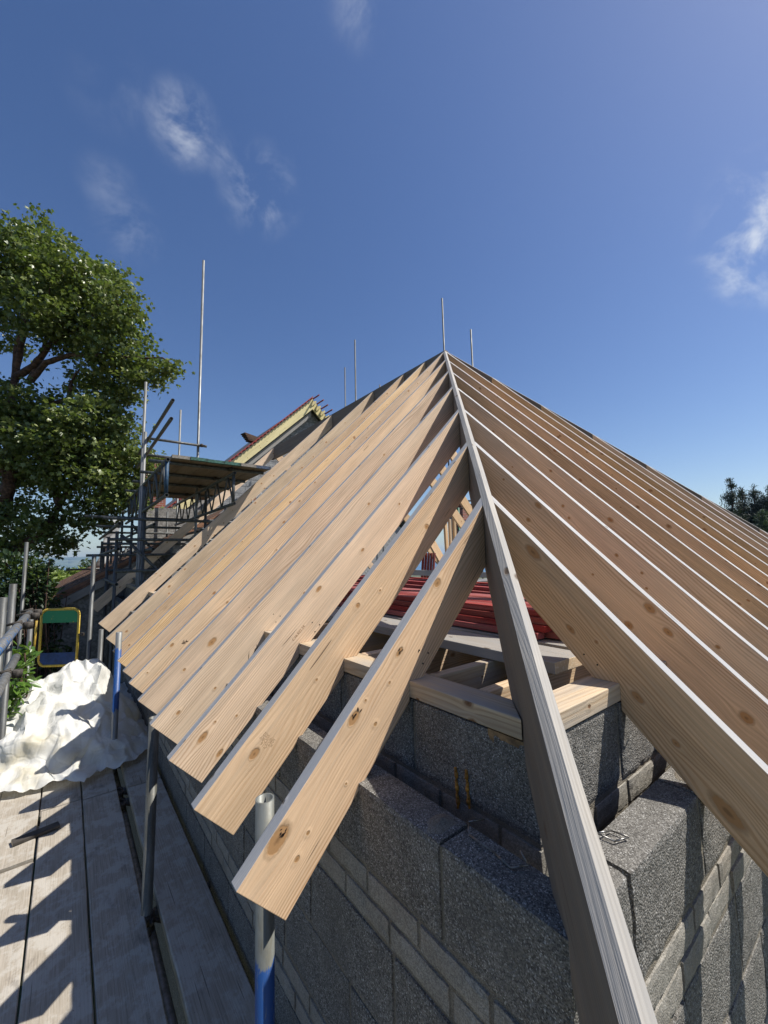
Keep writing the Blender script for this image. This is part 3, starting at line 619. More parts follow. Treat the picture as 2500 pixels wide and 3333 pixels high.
# ------------------------------------------------------------------ loading gate
def gate():
    c=at(192,2072,5.2); x0,x1,z0,z1=-.232,.236,-.36,.345
    root=bpy.data.objects.new('loading_gate',None); COL.objects.link(root); root.location=c; root.rotation_euler=(0,0,-.62)
    tag(root,'yellow tubular loading gate with a green top panel and blue bottom panel','gate')
    YEL=plain('worn_yellow_paint',(.60,.42,.045),.55,.35,30,col2=(.42,.28,.04)); GRN=plain('flaking_green_paint',(.018,.20,.085),.6,.3,14,col2=(.02,.15,.07)); BLU=plain('navy_mesh_panel',(.012,.045,.16),.6,.3,14)
    m,nt,b=nm('chipped_green'); g=G(nt); tc=g.n('ShaderNodeTexCoord').outputs['Object']; sp=g.n('ShaderNodeSeparateXYZ',i_0=tc)
    k=g.ss(g.m('ADD',g.noise(tc,16,5,.7),g.m('MULTIPLY',sp.outputs[2],-.5)),.50,.53)
    g.set(b.inputs['Base Color'],g.mix(k,(.018,.20,.085),(.55,.38,.05))); b.inputs['Roughness'].default_value=.6
    def chain(pts,r,mat,name):
        mb=MB()
        for a,d in zip(pts,pts[1:]+pts[:1]): tube_mb(mb,a,d,r=r,n=10,hollow=False)
        o=mb.build(name,mat,None,loc=(0,0,0)); o.parent=root; return o
    rad=.075; pts=[]
    for cx,cz,a0 in ((x1-rad,z1-rad,0),(x0+rad,z1-rad,90),(x0+rad,z0+rad,180),(x1-rad,z0+rad,270)):
        for k_ in range(6):
            a=math.radians(a0+18*k_); pts.append(V((cx+rad*math.cos(a),0,cz+rad*math.sin(a))))
    chain(pts,.0155,YEL,'gate_frame')
    def panel(name,za,zb,mat,rr,bot):
        mb=MB(); y=.004
        top=[V((x1-.012,0,za))]; P=[V((x0+.012,-y,za)),V((x1-.012,-y,za))]
        if bot: P=[V((x0+.012,-y,zb)),V((x0+.012,-y,za+.06)),V((x0+.065,-y,za+.014)),V((x1-.065,-y,za+.014)),V((x1-.012,-y,za+.06)),V((x1-.012,-y,zb))]
        else: P=[V((x0+.012,-y,za)),V((x1-.012,-y,za)),V((x1-.012,-y,zb-.06)),V((x1-.065,-y,zb-.014)),V((x0+.065,-y,zb-.014)),V((x0+.012,-y,zb-.06))]
        mb.prism(P,[p+V((0,2*y,0)) for p in P],(0,0,0)); o=mb.build(name,mat,None,loc=(0,0,0)); o.parent=root
    panel('gate_panel',z1-.17,z1,m,0,False); panel('gate_panel',z0,z0+.16,BLU,0,True)
    mb=MB(); tube_mb(mb,V((x1+.03,0,.02)),V((x1+.07,0,.02)),r=.022,n=10,hollow=False); tube_mb(mb,V((x1,0,.02)),V((x1+.05,0,.02)),r=.012,n=8,hollow=False)
    o=mb.build('hinge',RUST,None,loc=(0,0,0)); o.parent=root
gate()
q=at(112,2080,5.0); tube('yellow_post',V((q.x,q.y,q.z-.25)),V((q.x+.01,q.y,q.z+.22)),plain('yellow_post_paint',(.55,.36,.04),.6,.4,20),'thin yellow upright left of the yellow gate','post',r=.012,hollow=False)
# ------------------------------------------------------------------ crumpled white sheeting
def sheeting():
    nx,ny=14,16; rs=random.Random(23); pts={}
    x0,x1,y0,y1=-1.05,.36,4.02,6.6
    for i in range(nx+1):
        for j in range(ny+1):
            u=i/nx;v=j/ny; x=x0+(x1-x0)*u; y=y0+(y1-y0)*v
            y+= (1-v)*(.10*math.sin(u*6+1)+.16*max(0,u-.6))
            hgt=.07+.36*math.exp(-(((x+.02)/.28)**2+((y-5.05)/.38)**2))+.40*math.exp(-(((x+.28)/.34)**2+((y-5.0)/.5)**2))+.36*math.exp(-(((x+.70)/.36)**2+((y-4.95)/.55)**2))+.17*math.exp(-(((x+.25)/.5)**2+((y-4.4)/.28)**2))
            edge=min(u*1.4,(1-u)*1.4,v*1.3,(1-v))*6
            h=.86*hgt*min(1,max(0,edge)); cr=rs.uniform(-1,1)*.06*min(1,edge*.6+.12)
            pts[i,j]=V((x+rs.uniform(-.042,.042),y+rs.uniform(-.07,.07),max(.004,h+cr+.02)))
    fine=7; mb=MB()
    def P(i,j,a,b):
        A=pts[i,j];B=pts[i+1,j];C=pts[i+1,j+1];D=pts[i,j+1]
        if (i*7+j*3)%2: p=A+(B-A)*a+(C-B)*b if a>=b else A+(D-A)*b+(C-D)*a
        else: p=A+(B-A)*a+(D-A)*b if a+b<=1 else C+(D-C)*(1-a)+(B-C)*(1-b)
        q=p*7; r_=1-abs(noise.noise(q*1.3+V((2,5,1))))*2.2
        r2=1-abs(noise.noise(V((p.x*9+p.y*4,p.y*5-p.x*3,3))))*2.6
        return p+V((noise.noise(q+V((9,0,0)))*.03,noise.noise(q+V((0,9,0)))*.03,.034*max(0,r_)+.022*max(0,r2)+.004*noise.noise(q*4)))
    for i in range(nx):
        for j in range(ny):
            for a in range(fine):
                for b in range(fine):
                    mb.face([P(i,j,a/fine,b/fine),P(i,j,(a+1)/fine,b/fine),P(i,j,(a+1)/fine,(b+1)/fine),P(i,j,a/fine,(b+1)/fine)],0,None,True)
    m,nt,b=nm('white_plastic_sheet'); g=G(nt); tc=g.n('ShaderNodeTexCoord').outputs['Object']
    n=g.noise(tc,3,4,.6); c=g.mix(g.ss(n,.5,.72),(.74,.73,.68),(.60,.55,.42)); c=g.mix(g.m('MULTIPLY',g.ss(g.noise(tc,14,4,.7),.64,.72),.5),c,(.35,.33,.28))
    g.set(b.inputs['Base Color'],c); b.inputs['Roughness'].default_value=.5
    vd=g.n('ShaderNodeTexVoronoi',feature='DISTANCE_TO_EDGE'); g.set(vd.inputs['Vector'],tc); vd.inputs['Scale'].default_value=9
    g.bump(g.m('ADD',g.ss(vd.outputs[0],0,.12),g.noise(tc,40,3)),.35,.006,b)
    tr=g.n('ShaderNodeBsdfTranslucent'); tr.inputs[0].default_value=(.75,.75,.68,1); mx=g.n('ShaderNodeMixShader'); mx.inputs[0].default_value=.28
    nt.links.new(b.outputs[0],mx.inputs[1]); nt.links.new(tr.outputs[0],mx.inputs[2]); nt.links.new(mx.outputs[0],nt.nodes['Material Output'].inputs[0])
    o=mb.build('plastic_sheeting',m,None,loc=(0,0,0)); o.location=(0,0,PZF+.006)
    o.data.set_sharp_from_angle(angle=math.radians(75))
    tag(o,'crumpled heap of white plastic sheeting on the far end of the deck','plastic sheeting')
sheeting()
# ------------------------------------------------------------------ left background: low house, wing, far scaffold
TILE=plain('terracotta_tile',(.30,.15,.085),.85,.35,7,col2=(.18,.10,.065)); DARKT=plain('dark_batten',(.11,.062,.042),.85,.4,12)
FELT=plain('grey_felt',(.09,.095,.11),.8,.35,9)
def low_house():
    root=bpy.data.objects.new('low_house',None); COL.objects.link(root); root.location=(0,9.6,-4.2)
    tag(root,'low house with dark ribbed tile roof and grey rendered end wall beyond the yellow gate','house')
    y0,y1=9.55,18.5; e0=on(120,1995,1,y0); 
    xa=e0.x-.1; za=e0.z; sl=.577
    xb=3.2
    mb=MB(); P=[V((xa+.12,y0+.06,-4.2)),V((xb,y0+.06,-4.2)),V((xb,y0+.06,za+(xb-xa)*sl-.09)),V((xa+.12,y0+.06,za-.02))]
    mb.prism(P,[p+V((0,8.8,0)) for p in P],(0,0,0)); mb.build('wall',[RENDER],root,loc=(xa,y0,-4.2))
    mb=MB(); A=[V((xa,y0,za-.03)),V((xb,y0,za+(xb-xa)*sl-.03)),V((xb,y0,za+(xb-xa)*sl+.0)),V((xa,y0,za))]
    mb.prism(A,[p+V((0,y1-y0,0)) for p in A],(0,0,0)); rf=mb.build('roof',[TILE],root,loc=(xa,y0,za))
    n=46
    for k in range(n):
        y=y0+.02+(y1-y0-.1)*((k/n)**1.15); mb=MB(); w=.075
        A=[V((xa-.03,y,za+.0)),V((xb,y,za+(xb-xa)*sl+.0)),V((xb,y,za+(xb-xa)*sl+.075)),V((xa-.03,y,za+.075))]
        mb.prism(A,[p+V((0,w,0)) for p in A],(0,0,0)); mb.build('roof_rib',[TILE if k%5==0 else DARKT],rf,loc=(xa,y,za))
    mb=MB(); 
    A=[V((xa+.3,y0-.025,za+.3*sl-.2)),V((xb,y0-.025,za+(xb-xa)*sl-.2)),V((xb,y0-.025,za+(xb-xa)*sl-.04)),V((xa+.3,y0-.025,za+.3*sl-.04))]
    mb.prism(A,[p+V((0,.022,0)) for p in A],(0,0,0),V((1,0,.577)).normalized()); mb.build('verge_board',[OLDW],root,loc=(xa,y0,za))
    for k,(px,w) in enumerate(((200,.5),(300,.35))):
        pass
    return xa,za
low_house()
# loose slates / felt rolls on low roof
for k,(px,py,yy,w,lb) in enumerate(((310,1890,10.6,.34,'grey slate lying on the ribbed roof, left one'),(345,1882,10.9,.28,'grey slate lying on the ribbed roof, right one'),(330,1945,9.9,.4,'pale strip of felt at the edge of the ribbed roof'))):
    c=on(px,py,1,yy); mb=MB(); 
    mb.box((-w/2,-.12,0),(w/2,.12,.02),0); o=mb.build('slate',[FELT],None,loc=(0,0,0)); o.location=c+V((0,0,.04)); o.rotation_euler=(0,-.5,.3*k); tag(o,lb,'slate','slates lying on the ribbed roof')
# wing with red-battened gable
def wing():
    root=bpy.data.objects.new('gable_wing',None); COL.objects.link(root); root.location=(6.2,12.3,-4.2)
    tag(root,'block gable wing with yellow fascia boards and red roofing battens showing above the left rafters','house')
    ap=on(1018,1290,1,12.0); ax,az=ap.x,ap.z; xl=.75; D=.50; ov=.30
    y0=12.3
    mb=MB(); P=[V((xl,y0,-4.2)),V((ax+4.5,y0,-4.2)),V((ax+4.5,y0,az-4.5-.35)),V((ax,y0,az-.35)),V((xl,y0,az-(ax-xl)*.945-.35))]
    mb.prism(P,[p+V((0,.25,0)) for p in P],(0,0,0),V((1,0,0))); gw=mb.build('wall',[FARBLOCK],root,loc=(xl,y0,-4.2))
    # visible joints: thin recessed-look mortar strips stood 2 mm proud
    mbm=MB(); z=az-.6
    r=0
    while z>1.0:
        xs=ax-(az-z)/.945+.45
        mbm.box((xs,y0-.003,z),(ax+.6,y0+.0,z+.012),0)
        x=xs+(.22 if r%2 else .44)
        while x<ax+.5: mbm.box((x,y0-.003,z+.014),(x+.011,y0+.0,z+.215),0); x+=.45
        z-=.225; r+=1
    mbm.build('mortar_joint',[plain('dark_joint',(.10,.10,.10),.9)],gw,loc=(xl,y0,0))
    S=.945
    def verge(sg,x_end,name,mat,off,thick,yy,yd,L):
        # board following the gable slope
        pts=[(ax,az-off),(ax+sg*L,az-off-L*S),(ax+sg*L,az-off-L*S-thick),(ax,az-off-thick)]
        A=[V((x,yy,z)) for x,z in pts]; mb=MB(); mb.prism(A,[p+V((0,yd,0)) for p in A],(0,0,0),V((sg,0,-S)).normalized()); return mb.build(name,[mat],root,loc=A[0])
    verge(-1,0,'fascia_board',YELW,.09,.36,12.0,.045,4.4); verge(1,0,'fascia_board',YELW,.09,.36,12.02,.045,3)
    verge(-1,0,'rafter_end',OLDW,.5,.2,12.12,.06,4.4)
    verge(-1,0,'counter_batten',REDW,0.,.03,11.965,.05,4.5)
    for k in range(40):
        s=.05+k*.108; x=ax-s; z=az-s*S-.055
        mb=MB(); mb.box((-.027,-.09,-.016),(.027,.36,.016),0,V((0,1,0))); o=mb.build('roofing_batten',[REDW],root,loc=(0,0,0)); o.location=V((x,12.0,z+.005))-root.location; o.rotation_euler=(0,-math.atan(S),0)
    for k in range(9):
        s=.08+k*.17; x=ax+s; z=az-s*S*.85-.02
        mb=MB(); mb.box((-.022,-.30,-.02),(.022,.3,.02),0,V((0,1,0))); o=mb.build('roofing_batten',[REDW],root,loc=(0,0,0)); o.location=V((x,12.0,z+.05))-root.location; o.rotation_euler=(0,math.atan(S),0)
        mb=MB(); mb.box((-.03,-.0,-.20),(.03,.05,.05),0,V((0,0,1))); o=mb.build('soffit_block',[YELW],root,loc=(0,0,0)); o.location=V((x,11.96,z-.12))-root.location; o.rotation_euler=(0,math.atan(S),0)
    # roof deck behind the battens
    A=[V((ax,12.05,az-.10)),V((ax-4.5,12.05,az-.10-4.5*S)),V((ax-4.5,12.05,az-.16-4.5*S)),V((ax,12.05,az-.16))]
    mb=MB(); mb.prism(A,[p+V((0,6,0)) for p in A],(0,0,0)); mb.build('roof',[FELT],root,loc=A[0])
    A=[V((ax,12.06,az-.10)),V((ax+4.5,12.06,az-.10-4.5*S)),V((ax+4.5,12.06,az-.16-4.5*S)),V((ax,12.06,az-.16))]
    mb=MB(); mb.prism(A,[p+V((0,6,0)) for p in A],(0,0,0)); mb.build('roof',[FELT],root,loc=A[0])
    return ax,az
AX,AZ=wing()
# bundle of dark ridge tiles lying on the wing's roof
c=on(812,1425,1,12.6)
for k in range(5):
    mb=MB(); mb.box((-.24,-.13,0),(.24,.13,.035),0,V((1,0,0))); o=mb.build('roof_tile',[DARKT],None,loc=(0,0,0)); o.location=c+V((.16-.04*k,0,-.14+.045*k)); o.rotation_euler=(0,.12,.05*k); tag(o,'dark roof tile, %s up in the small pile sticking up behind the red battens'%ordn[k],'roof tile','pile of roof tiles')
# brick chimney behind the tree
def brickmat():
    m,nt,b=nm('red_brick'); g=G(nt); tc=g.n('ShaderNodeTexCoord').outputs['Object']; sp=g.n('ShaderNodeSeparateXYZ',i_0=tc)
    bt=g.n('ShaderNodeTexBrick'); g.set(bt.inputs['Vector'],g.xyz(g.m('ADD',sp.outputs[0],sp.outputs[1]),sp.outputs[2])); bt.inputs['Scale'].default_value=1; bt.inputs['Brick Width'].default_value=.225; bt.inputs['Row Height'].default_value=.075; bt.inputs['Mortar Size'].default_value=.006
    bt.inputs['Color1'].default_value=(.30,.09,.055,1); bt.inputs['Color2'].default_value=(.20,.06,.045,1); bt.inputs['Mortar'].default_value=(.35,.31,.27,1)
    g.set(b.inputs['Base Color'],bt.outputs[0]); b.inputs['Roughness'].default_value=.9; return m
BRICK=brickmat()
def chimney(px,py,dp,w,h,lab):
    c=at(px,py,dp); root=bpy.data.objects.new('brick_chimney',None); COL.objects.link(root); root.location=c-V((0,0,h)); tag(root,lab,'chimney','brick chimneys')
    mb=MB(); mb.box((-w/2,-w/2,0),(w/2,w/2,h-.1),0); o=mb.build('stack',[BRICK],None,loc=(0,0,0)); o.parent=root
    mb=MB(); mb.box((-w/2-.04,-w/2-.04,h-.1),(w/2+.04,w/2+.04,h),0); o=mb.build('cap',[BRICK],None,loc=(0,0,0)); o.parent=root
chimney(505,1488,16,.75,3.2,'brick chimney half hidden by the tree behind the scaffold platform')
chimney(1503,1642,19,.7,2.5,'brick chimney glimpsed under the rafters beside the hip')
# ---- far scaffold
def ftube(p0,p1,label,group='tubes of the far scaffold',mat=None,n=10,coupl=()):
    return tube('scaffold_tube',V(p0),V(p1),mat or DULL,label,'scaffold tube',group,n=n,coupl=coupl)
def stand(px,pyt,pyb,dep,label,z0=None,mat=None,r=.0242):
    a=at(px[0],pyt,dep); b=at(px[1],pyb,dep); zt=a.z
    x,y=(b.x,b.y)
    return tube('scaffold_pole',V((x,y,z0 if z0 is not None else -4.2)),V((x,y,zt)),mat or GALV,label,'scaffold pole','upright poles of the far scaffold',n=10)
stand((657,645),795,1450,7.9,'tallest scaffold pole left of the roof against the sky',coupl if False else None)
p=on(645,1448,1,8.25)
stand((468,467),1235,1420,7.,'scaffold pole rising beside the tree foliage')
stand((472,472),1405,1440,6.9,'stub scaffold pole ending just above the tree foliage')
stand((586,583),1328,1480,10.6,'blue-topped short scaffold pole behind the rail')
stand((1440,1446),958,1145,11.7,'scaffold pole rising directly behind the roof peak',z0=-4,mat=DULL)
stand((1153,1158),1095,1290,13,'taller of two distant scaffold poles left of the peak',z0=-4,mat=DULL)
stand((1121,1123),1190,1320,15.5,'shorter of two distant scaffold poles left of the peak',z0=-4,mat=DULL) if False else stand((1122,1124),1190,1310,16.5,'shorter of two distant scaffold poles left of the peak',z0=-4,mat=DULL)
stand((1533,1538),1065,1190,11.7,'scaffold pole rising right of the roof peak',z0=-4,mat=DULL)
stand((1236,1237),1250,1300,16,'tip of a far scaffold pole just above the ridge board',z0=-4,mat=DULL)
# rakers / rails towards us
ftube(on(563,1302,1,5.88),on(563,1302,1,5.88)+V((0,3.4,-.02)),'upper open-ended scaffold tube pointing towards the camera')
ftube(on(558,1362,1,5.81),on(558,1362,1,5.81)+V((0,3.4,-.02)),'lower open-ended scaffold tube pointing towards the camera')
a=on(486,1427,1,8.2); b=on(655,1450,1,8.2); ftube((a.x-.1,8.2,a.z),(b.x+.1,8.2,a.z),'top rail of the far scaffold against the sky',coupl=[(V((b.x,8.2,a.z)),(1,0,0))])
a=on(500,1483,1,8.2); ftube((a.x-.2,8.2,a.z),(1.6,8.2,a.z),'second rail of the far scaffold just above the platform')
ftube(on(275,1680,1,9.2),on(275,1680,1,9.2)+V((3.0,0,0)),'pale tube sticking out left of the far scaffold under the tree')
ftube(on(280,1808,1,8.9),on(280,1808,1,8.9)+V((3.0,0,0)),'dark tube sticking out left near the low roof')
ftube(on(215,1855,1,12.0),on(300,1852,1,12.0)+V((.4,0,0)),'thin dark tube lying level against the far trees')
# platform boards
BE=[plain('board_end_green',(.05,.17,.13),.7,.5,25),plain('board_end_blue',(.06,.10,.18),.7,.5,25),plain('board_end_bare',(.30,.27,.23),.8,.3,25)]
pz=2.19; BROWNB=wood('brown_scaffold_board',(.24,.165,.105),(.13,.085,.055),(.08,.05,.03),ringf=60,ringamt=.5)
for k in range(6):
    x=.70+k*.232; mb=MB(); y0=5.93+random.uniform(-.015,.015)
    mb.box((x,y0,pz-.038),(x+.225,y0+3.9,pz),0,V((0,1,0))); o=mb.build('scaffold_board',[BROWNB],None,loc=(x,y0,pz),bevel=.003)
    tag(o,'scaffold board of the high platform, %s from the left, with a painted end'%ordn[k],'scaffold board','boards of the high platform')
    mb=MB(); mb.box((x-.002,y0-.003,pz-.041),(x+.227,y0+.05,pz+.003),0); mb.build('end_band',[BE[(2,0,0,0,2,1,1,0)[k]]],o,loc=(x,y0,pz))
for k,y in enumerate((6.15,7.0,7.9,9.0)):
    ftube((.45,y,pz-.066),(2.05,y,pz-.066),'cross tube under the high platform, %s from its near end'%ordn[k],coupl=[(V((1.53,y,pz-.066)),(1,0,0))])
def ladder_beam(x,y0,y1,ztop,h,label):
    root=bpy.data.objects.new('lattice_beam',None); COL.objects.link(root); root.location=(x,y0,ztop); tag(root,label,'lattice beam','lattice beams under the high platform')
    mb=MB(); tube_mb(mb,V((x,y0,ztop)),V((x,y1,ztop)),n=10); mb.build('chord',DULL,root,loc=(x,y0,ztop))
    mb=MB(); tube_mb(mb,V((x,y0,ztop-h)),V((x,y1,ztop-h)),n=10); mb.build('chord',DULL,root,loc=(x,y0,ztop-h))
    y=y0+.06; mb=MB(); tube_mb(mb,V((x,y,ztop)),V((x,y,ztop-h)),n=8,hollow=False); mb.build('end_post',TEAL if x<1 else DULL,root,loc=(x,y,ztop))
    k=0
    while y+.3<y1:
        mb=MB(); tube_mb(mb,V((x,y,ztop if k%2 else ztop-h)),V((x,y+.28,ztop-h if k%2 else ztop)),r=.013,n=6,hollow=False); mb.build('lacing_bar',DULL,root,loc=(x,y,ztop)); y+=.29; k+=1
ladder_beam(.60,5.62,10.2,pz-.14,.46,'lattice beam under the left side of the high platform')
ladder_beam(1.56,6.0,10.2,pz-.14,.46,'lattice beam under the right side of the high platform, behind the rafters')
# tower beneath the platform
tw=0
for i,x in enumerate((.25,.62,1.56,2.4)):
    for j,y in enumerate((7.6,9.3,11.2)):
        if (i,j) in ((2,1),): continue
        tube('scaffold_pole',V((x,y,-4.2)),V((x,y,2.0 if i else 1.25)),DULL,'dark pole under the high platform, %s row back, %s from the left'%(ordn[j],ordn[i]),'scaffold pole','upright poles of the far scaffold',n=8); tw+=1
for j,y in enumerate((7.55,9.25,11.15)):
    for k,z in enumerate((1.45,1.12,.62,.12)):
        ftube((.05+.1*k,y,z),(2.9,y,z),'level tube under the high platform, %s row back, %s down'%(ordn[j],ordn[k]),n=8)
for i,x in enumerate((.22,.66,1.60)):
    for k,z in enumerate((1.32,.95,.45)):
        ftube((x,6.9,z),(x,11.6,z),'tube running away under the high platform, %s from the left, %s down'%(ordn[i],ordn[k]),n=8)
ftube((.30,7.6,1.2),(1.5,7.6,-.1),'diagonal brace tube low in the far scaffold, front'); ftube((.62,9.3,1.5),(1.56,9.3,.2),'diagonal brace tube in the middle of the far scaffold'); ftube((.25,9.32,.2),(.62,11.2,1.4),'diagonal brace tube at the back left of the far scaffold')
for k in range(9):
    ftube((.30+.14*k,11.3,.35),(.30+.14*k,11.3,1.15),'thin guard panel upright at the far scaffold back, %s from the left'%ordn[k],'uprights of the guard panel',n=6)
# handrail wall behind: white debris sheet
def sheet(name,P0,U,W,n,m,amp,mat,label,cat,group=None):
    mb=MB(); P0,U,W=V(P0),V(U),V(W); N=U.cross(W).normalized()
    def f(i,j): 
        q=P0+U*(i/n)+W*(j/m); return q+N*amp*(noise.noise(q*2.2)+.5*noise.noise(q*6))+V((noise.noise(q*3+V((5,5,5)))*amp*.5,0,0))
    for i in range(n):
        for j in range(m): mb.face([f(i,j),f(i+1,j),f(i+1,j+1),f(i,j+1)],0,None,True)
    o=mb.build(name,mat,None,loc=P0); md=o.modifiers.new('thick','SOLIDIFY'); md.thickness=.004
    return tag(o,label,cat,group)
NET=plain('white_netting',(.62,.64,.66),.7,.2,4)
sheet('debris_netting',at(300,1850,11),at(365,1690,11)-at(300,1850,11),at(345,1850,11.4)-at(300,1850,11),14,6,.12,NET,'white debris netting hanging at the left end of the far scaffold','netting','debris netting')
sheet('debris_netting',(.9,11.9,.05),(1.5,.1,0),(0,0,1.0),12,10,.06,plain('grey_sheet',(.36,.37,.38),.8,.3,3),'grey netting sheet hanging low behind the far scaffold tubes','netting','debris netting')
# perforated white insulation / mesh slab between lone rafter and row
c=on(780,1650,1,9.6)
def meshslab():
    mb=MB(); n,m=34,8; d=V((1,0,1)).normalized(); w=V((-1,0,1)).normalized()
    for i in range(n):
        for j in range(m):
            p=c+d*(i/n-.5)*1.35+w*(j/m-.5)*.36+V((0,.06*noise.noise(V((i,j,0))),0)); r=.017*random.uniform(.7,1.2)
            q=[p+V((math.cos(a)*r,0,math.sin(a)*r)) for a in (0,1.05,2.1,3.14,4.2,5.2)]
            mb.face(q,0); mb.face([k_+V((0,.02,0)) for k_ in q[::-1]],0)
            for a in range(6): mb.face([q[a],q[a-1],q[a-1]+V((0,.02,0)),q[a]+V((0,.02,0))],0)
    P=[c+d*s*.68+w*t*.19+V((0,.05,0)) for s,t in ((-1,-1),(1,-1),(1,1),(-1,1))]; mb.prism(P,[p+V((0,.04,0)) for p in P],(1,1,1))
    tag(mb.build('insulation_slab',[plain('white_bead',(.8,.8,.8),.6),FARBLOCK],None,loc=c),'speckled white slab between the lone rafter and the rest of the left row','slab')
meshslab()
# wing link wall beneath the lone rafter
mb=MB(); mb.box((1.35,9.25,-4.2),(1.5,11.7,1.2),0); mb.box((1.12,11.72,-4.2),(4.2,11.85,2.15),0); tag(mb.build('rendered_wall',[RENDER],None,loc=(1.35,9.25,-4.2)),'grey rendered side wall behind the far scaffold','wall')
# things seen under the rafters beside the hip: far studs, a green tube
def stud(px0,py0,px1,py1,dp,w,mat,label,cat='stud',name='timber_stud'):
    a=at(px0,py0,dp);b=at(px1,py1,dp); d=(b-a).normalized(); x=V((0,1,0)).cross(d).normalized()
    mb=MB(); A=[a-x*w/2,a+x*w/2,a+x*w/2+V((0,.05,0)),a-x*w/2+V((0,.05,0))]; mb.prism(A,[p+(b-a) for p in A],(0,0,0),d); tag(mb.build(name,[mat],None,loc=a,bevel=.003),label,cat,'far timber framing seen under the rafters')
stud(1452,1700,1462,1860,8.0,.07,WOOD,'far upright stud seen between first and second rafter, left one')
stud(1466,1690,1474,1860,8.1,.05,WOOD,'far upright stud seen between first and second rafter, middle one')
stud(1480,1665,1488,1860,8.2,.06,WOOD,'far upright stud seen between first and second rafter, right one')
stud(1405,1760,1450,1840,7.6,.16,WOOD,'far sloping brace board seen between first and second rafter','brace','brace_board')
stud(1300,1862,1600,1872,6.6,.09,OLDW,'long level beam across the far opening under the rafters','beam','cross_beam')
mb=MB(); a=at(1300,1905,6.8); b=at(1640,1925,6.8); mb.box((a.x,min(a.y,b.y),a.z-1.5),(b.x+1.5,max(a.y,b.y),a.z),0); tag(mb.build('low_block_wall',[FARBLOCK],None,loc=a),'low grey block wall under the far beam','wall')
p0=at(1492,1660,9); tube('green_pole',V((p0.x,p0.y,-1)),V((p0.x,p0.y,p0.z+.05)),plain('green_tube',(.02,.14,.075),.5),'green scaffold pole in front of the far chimney','scaffold pole')
for k,(py,pp) in enumerate(((1632,1628),(1640,1645),(1655,1652))):
    a=at(1500,py,12); b=at(1560,pp,12); ftube(a,b,'thin dark tube against the sky behind the first rafter, %s down'%ordn[k],'tubes behind the far chimney')
for k,(py,pp) in enumerate(((1695,1696),(1708,1706))):
    a=at(1490,py,12); b=at(1560,pp,12); ftube(a,b,'bright tube below the far chimney, %s down'%ordn[k],'tubes behind the far chimney')
for k in range(5):
    a=at(1378+k*9,1800,7.2); b=at(1372+k*9,1905,7.2); mb=MB(); d=b-a; A=[a,a+V((.035,0,0)),a+V((.035,.03,0)),a+V((0,.03,0))]; mb.prism(A,[p+d for p in A],(0,0,0)); tag(mb.build('red_batten_end',[REDW],None,loc=a),'red batten standing upright in the far opening, %s from the left'%ordn[k],'batten','upright red battens in the far opening')
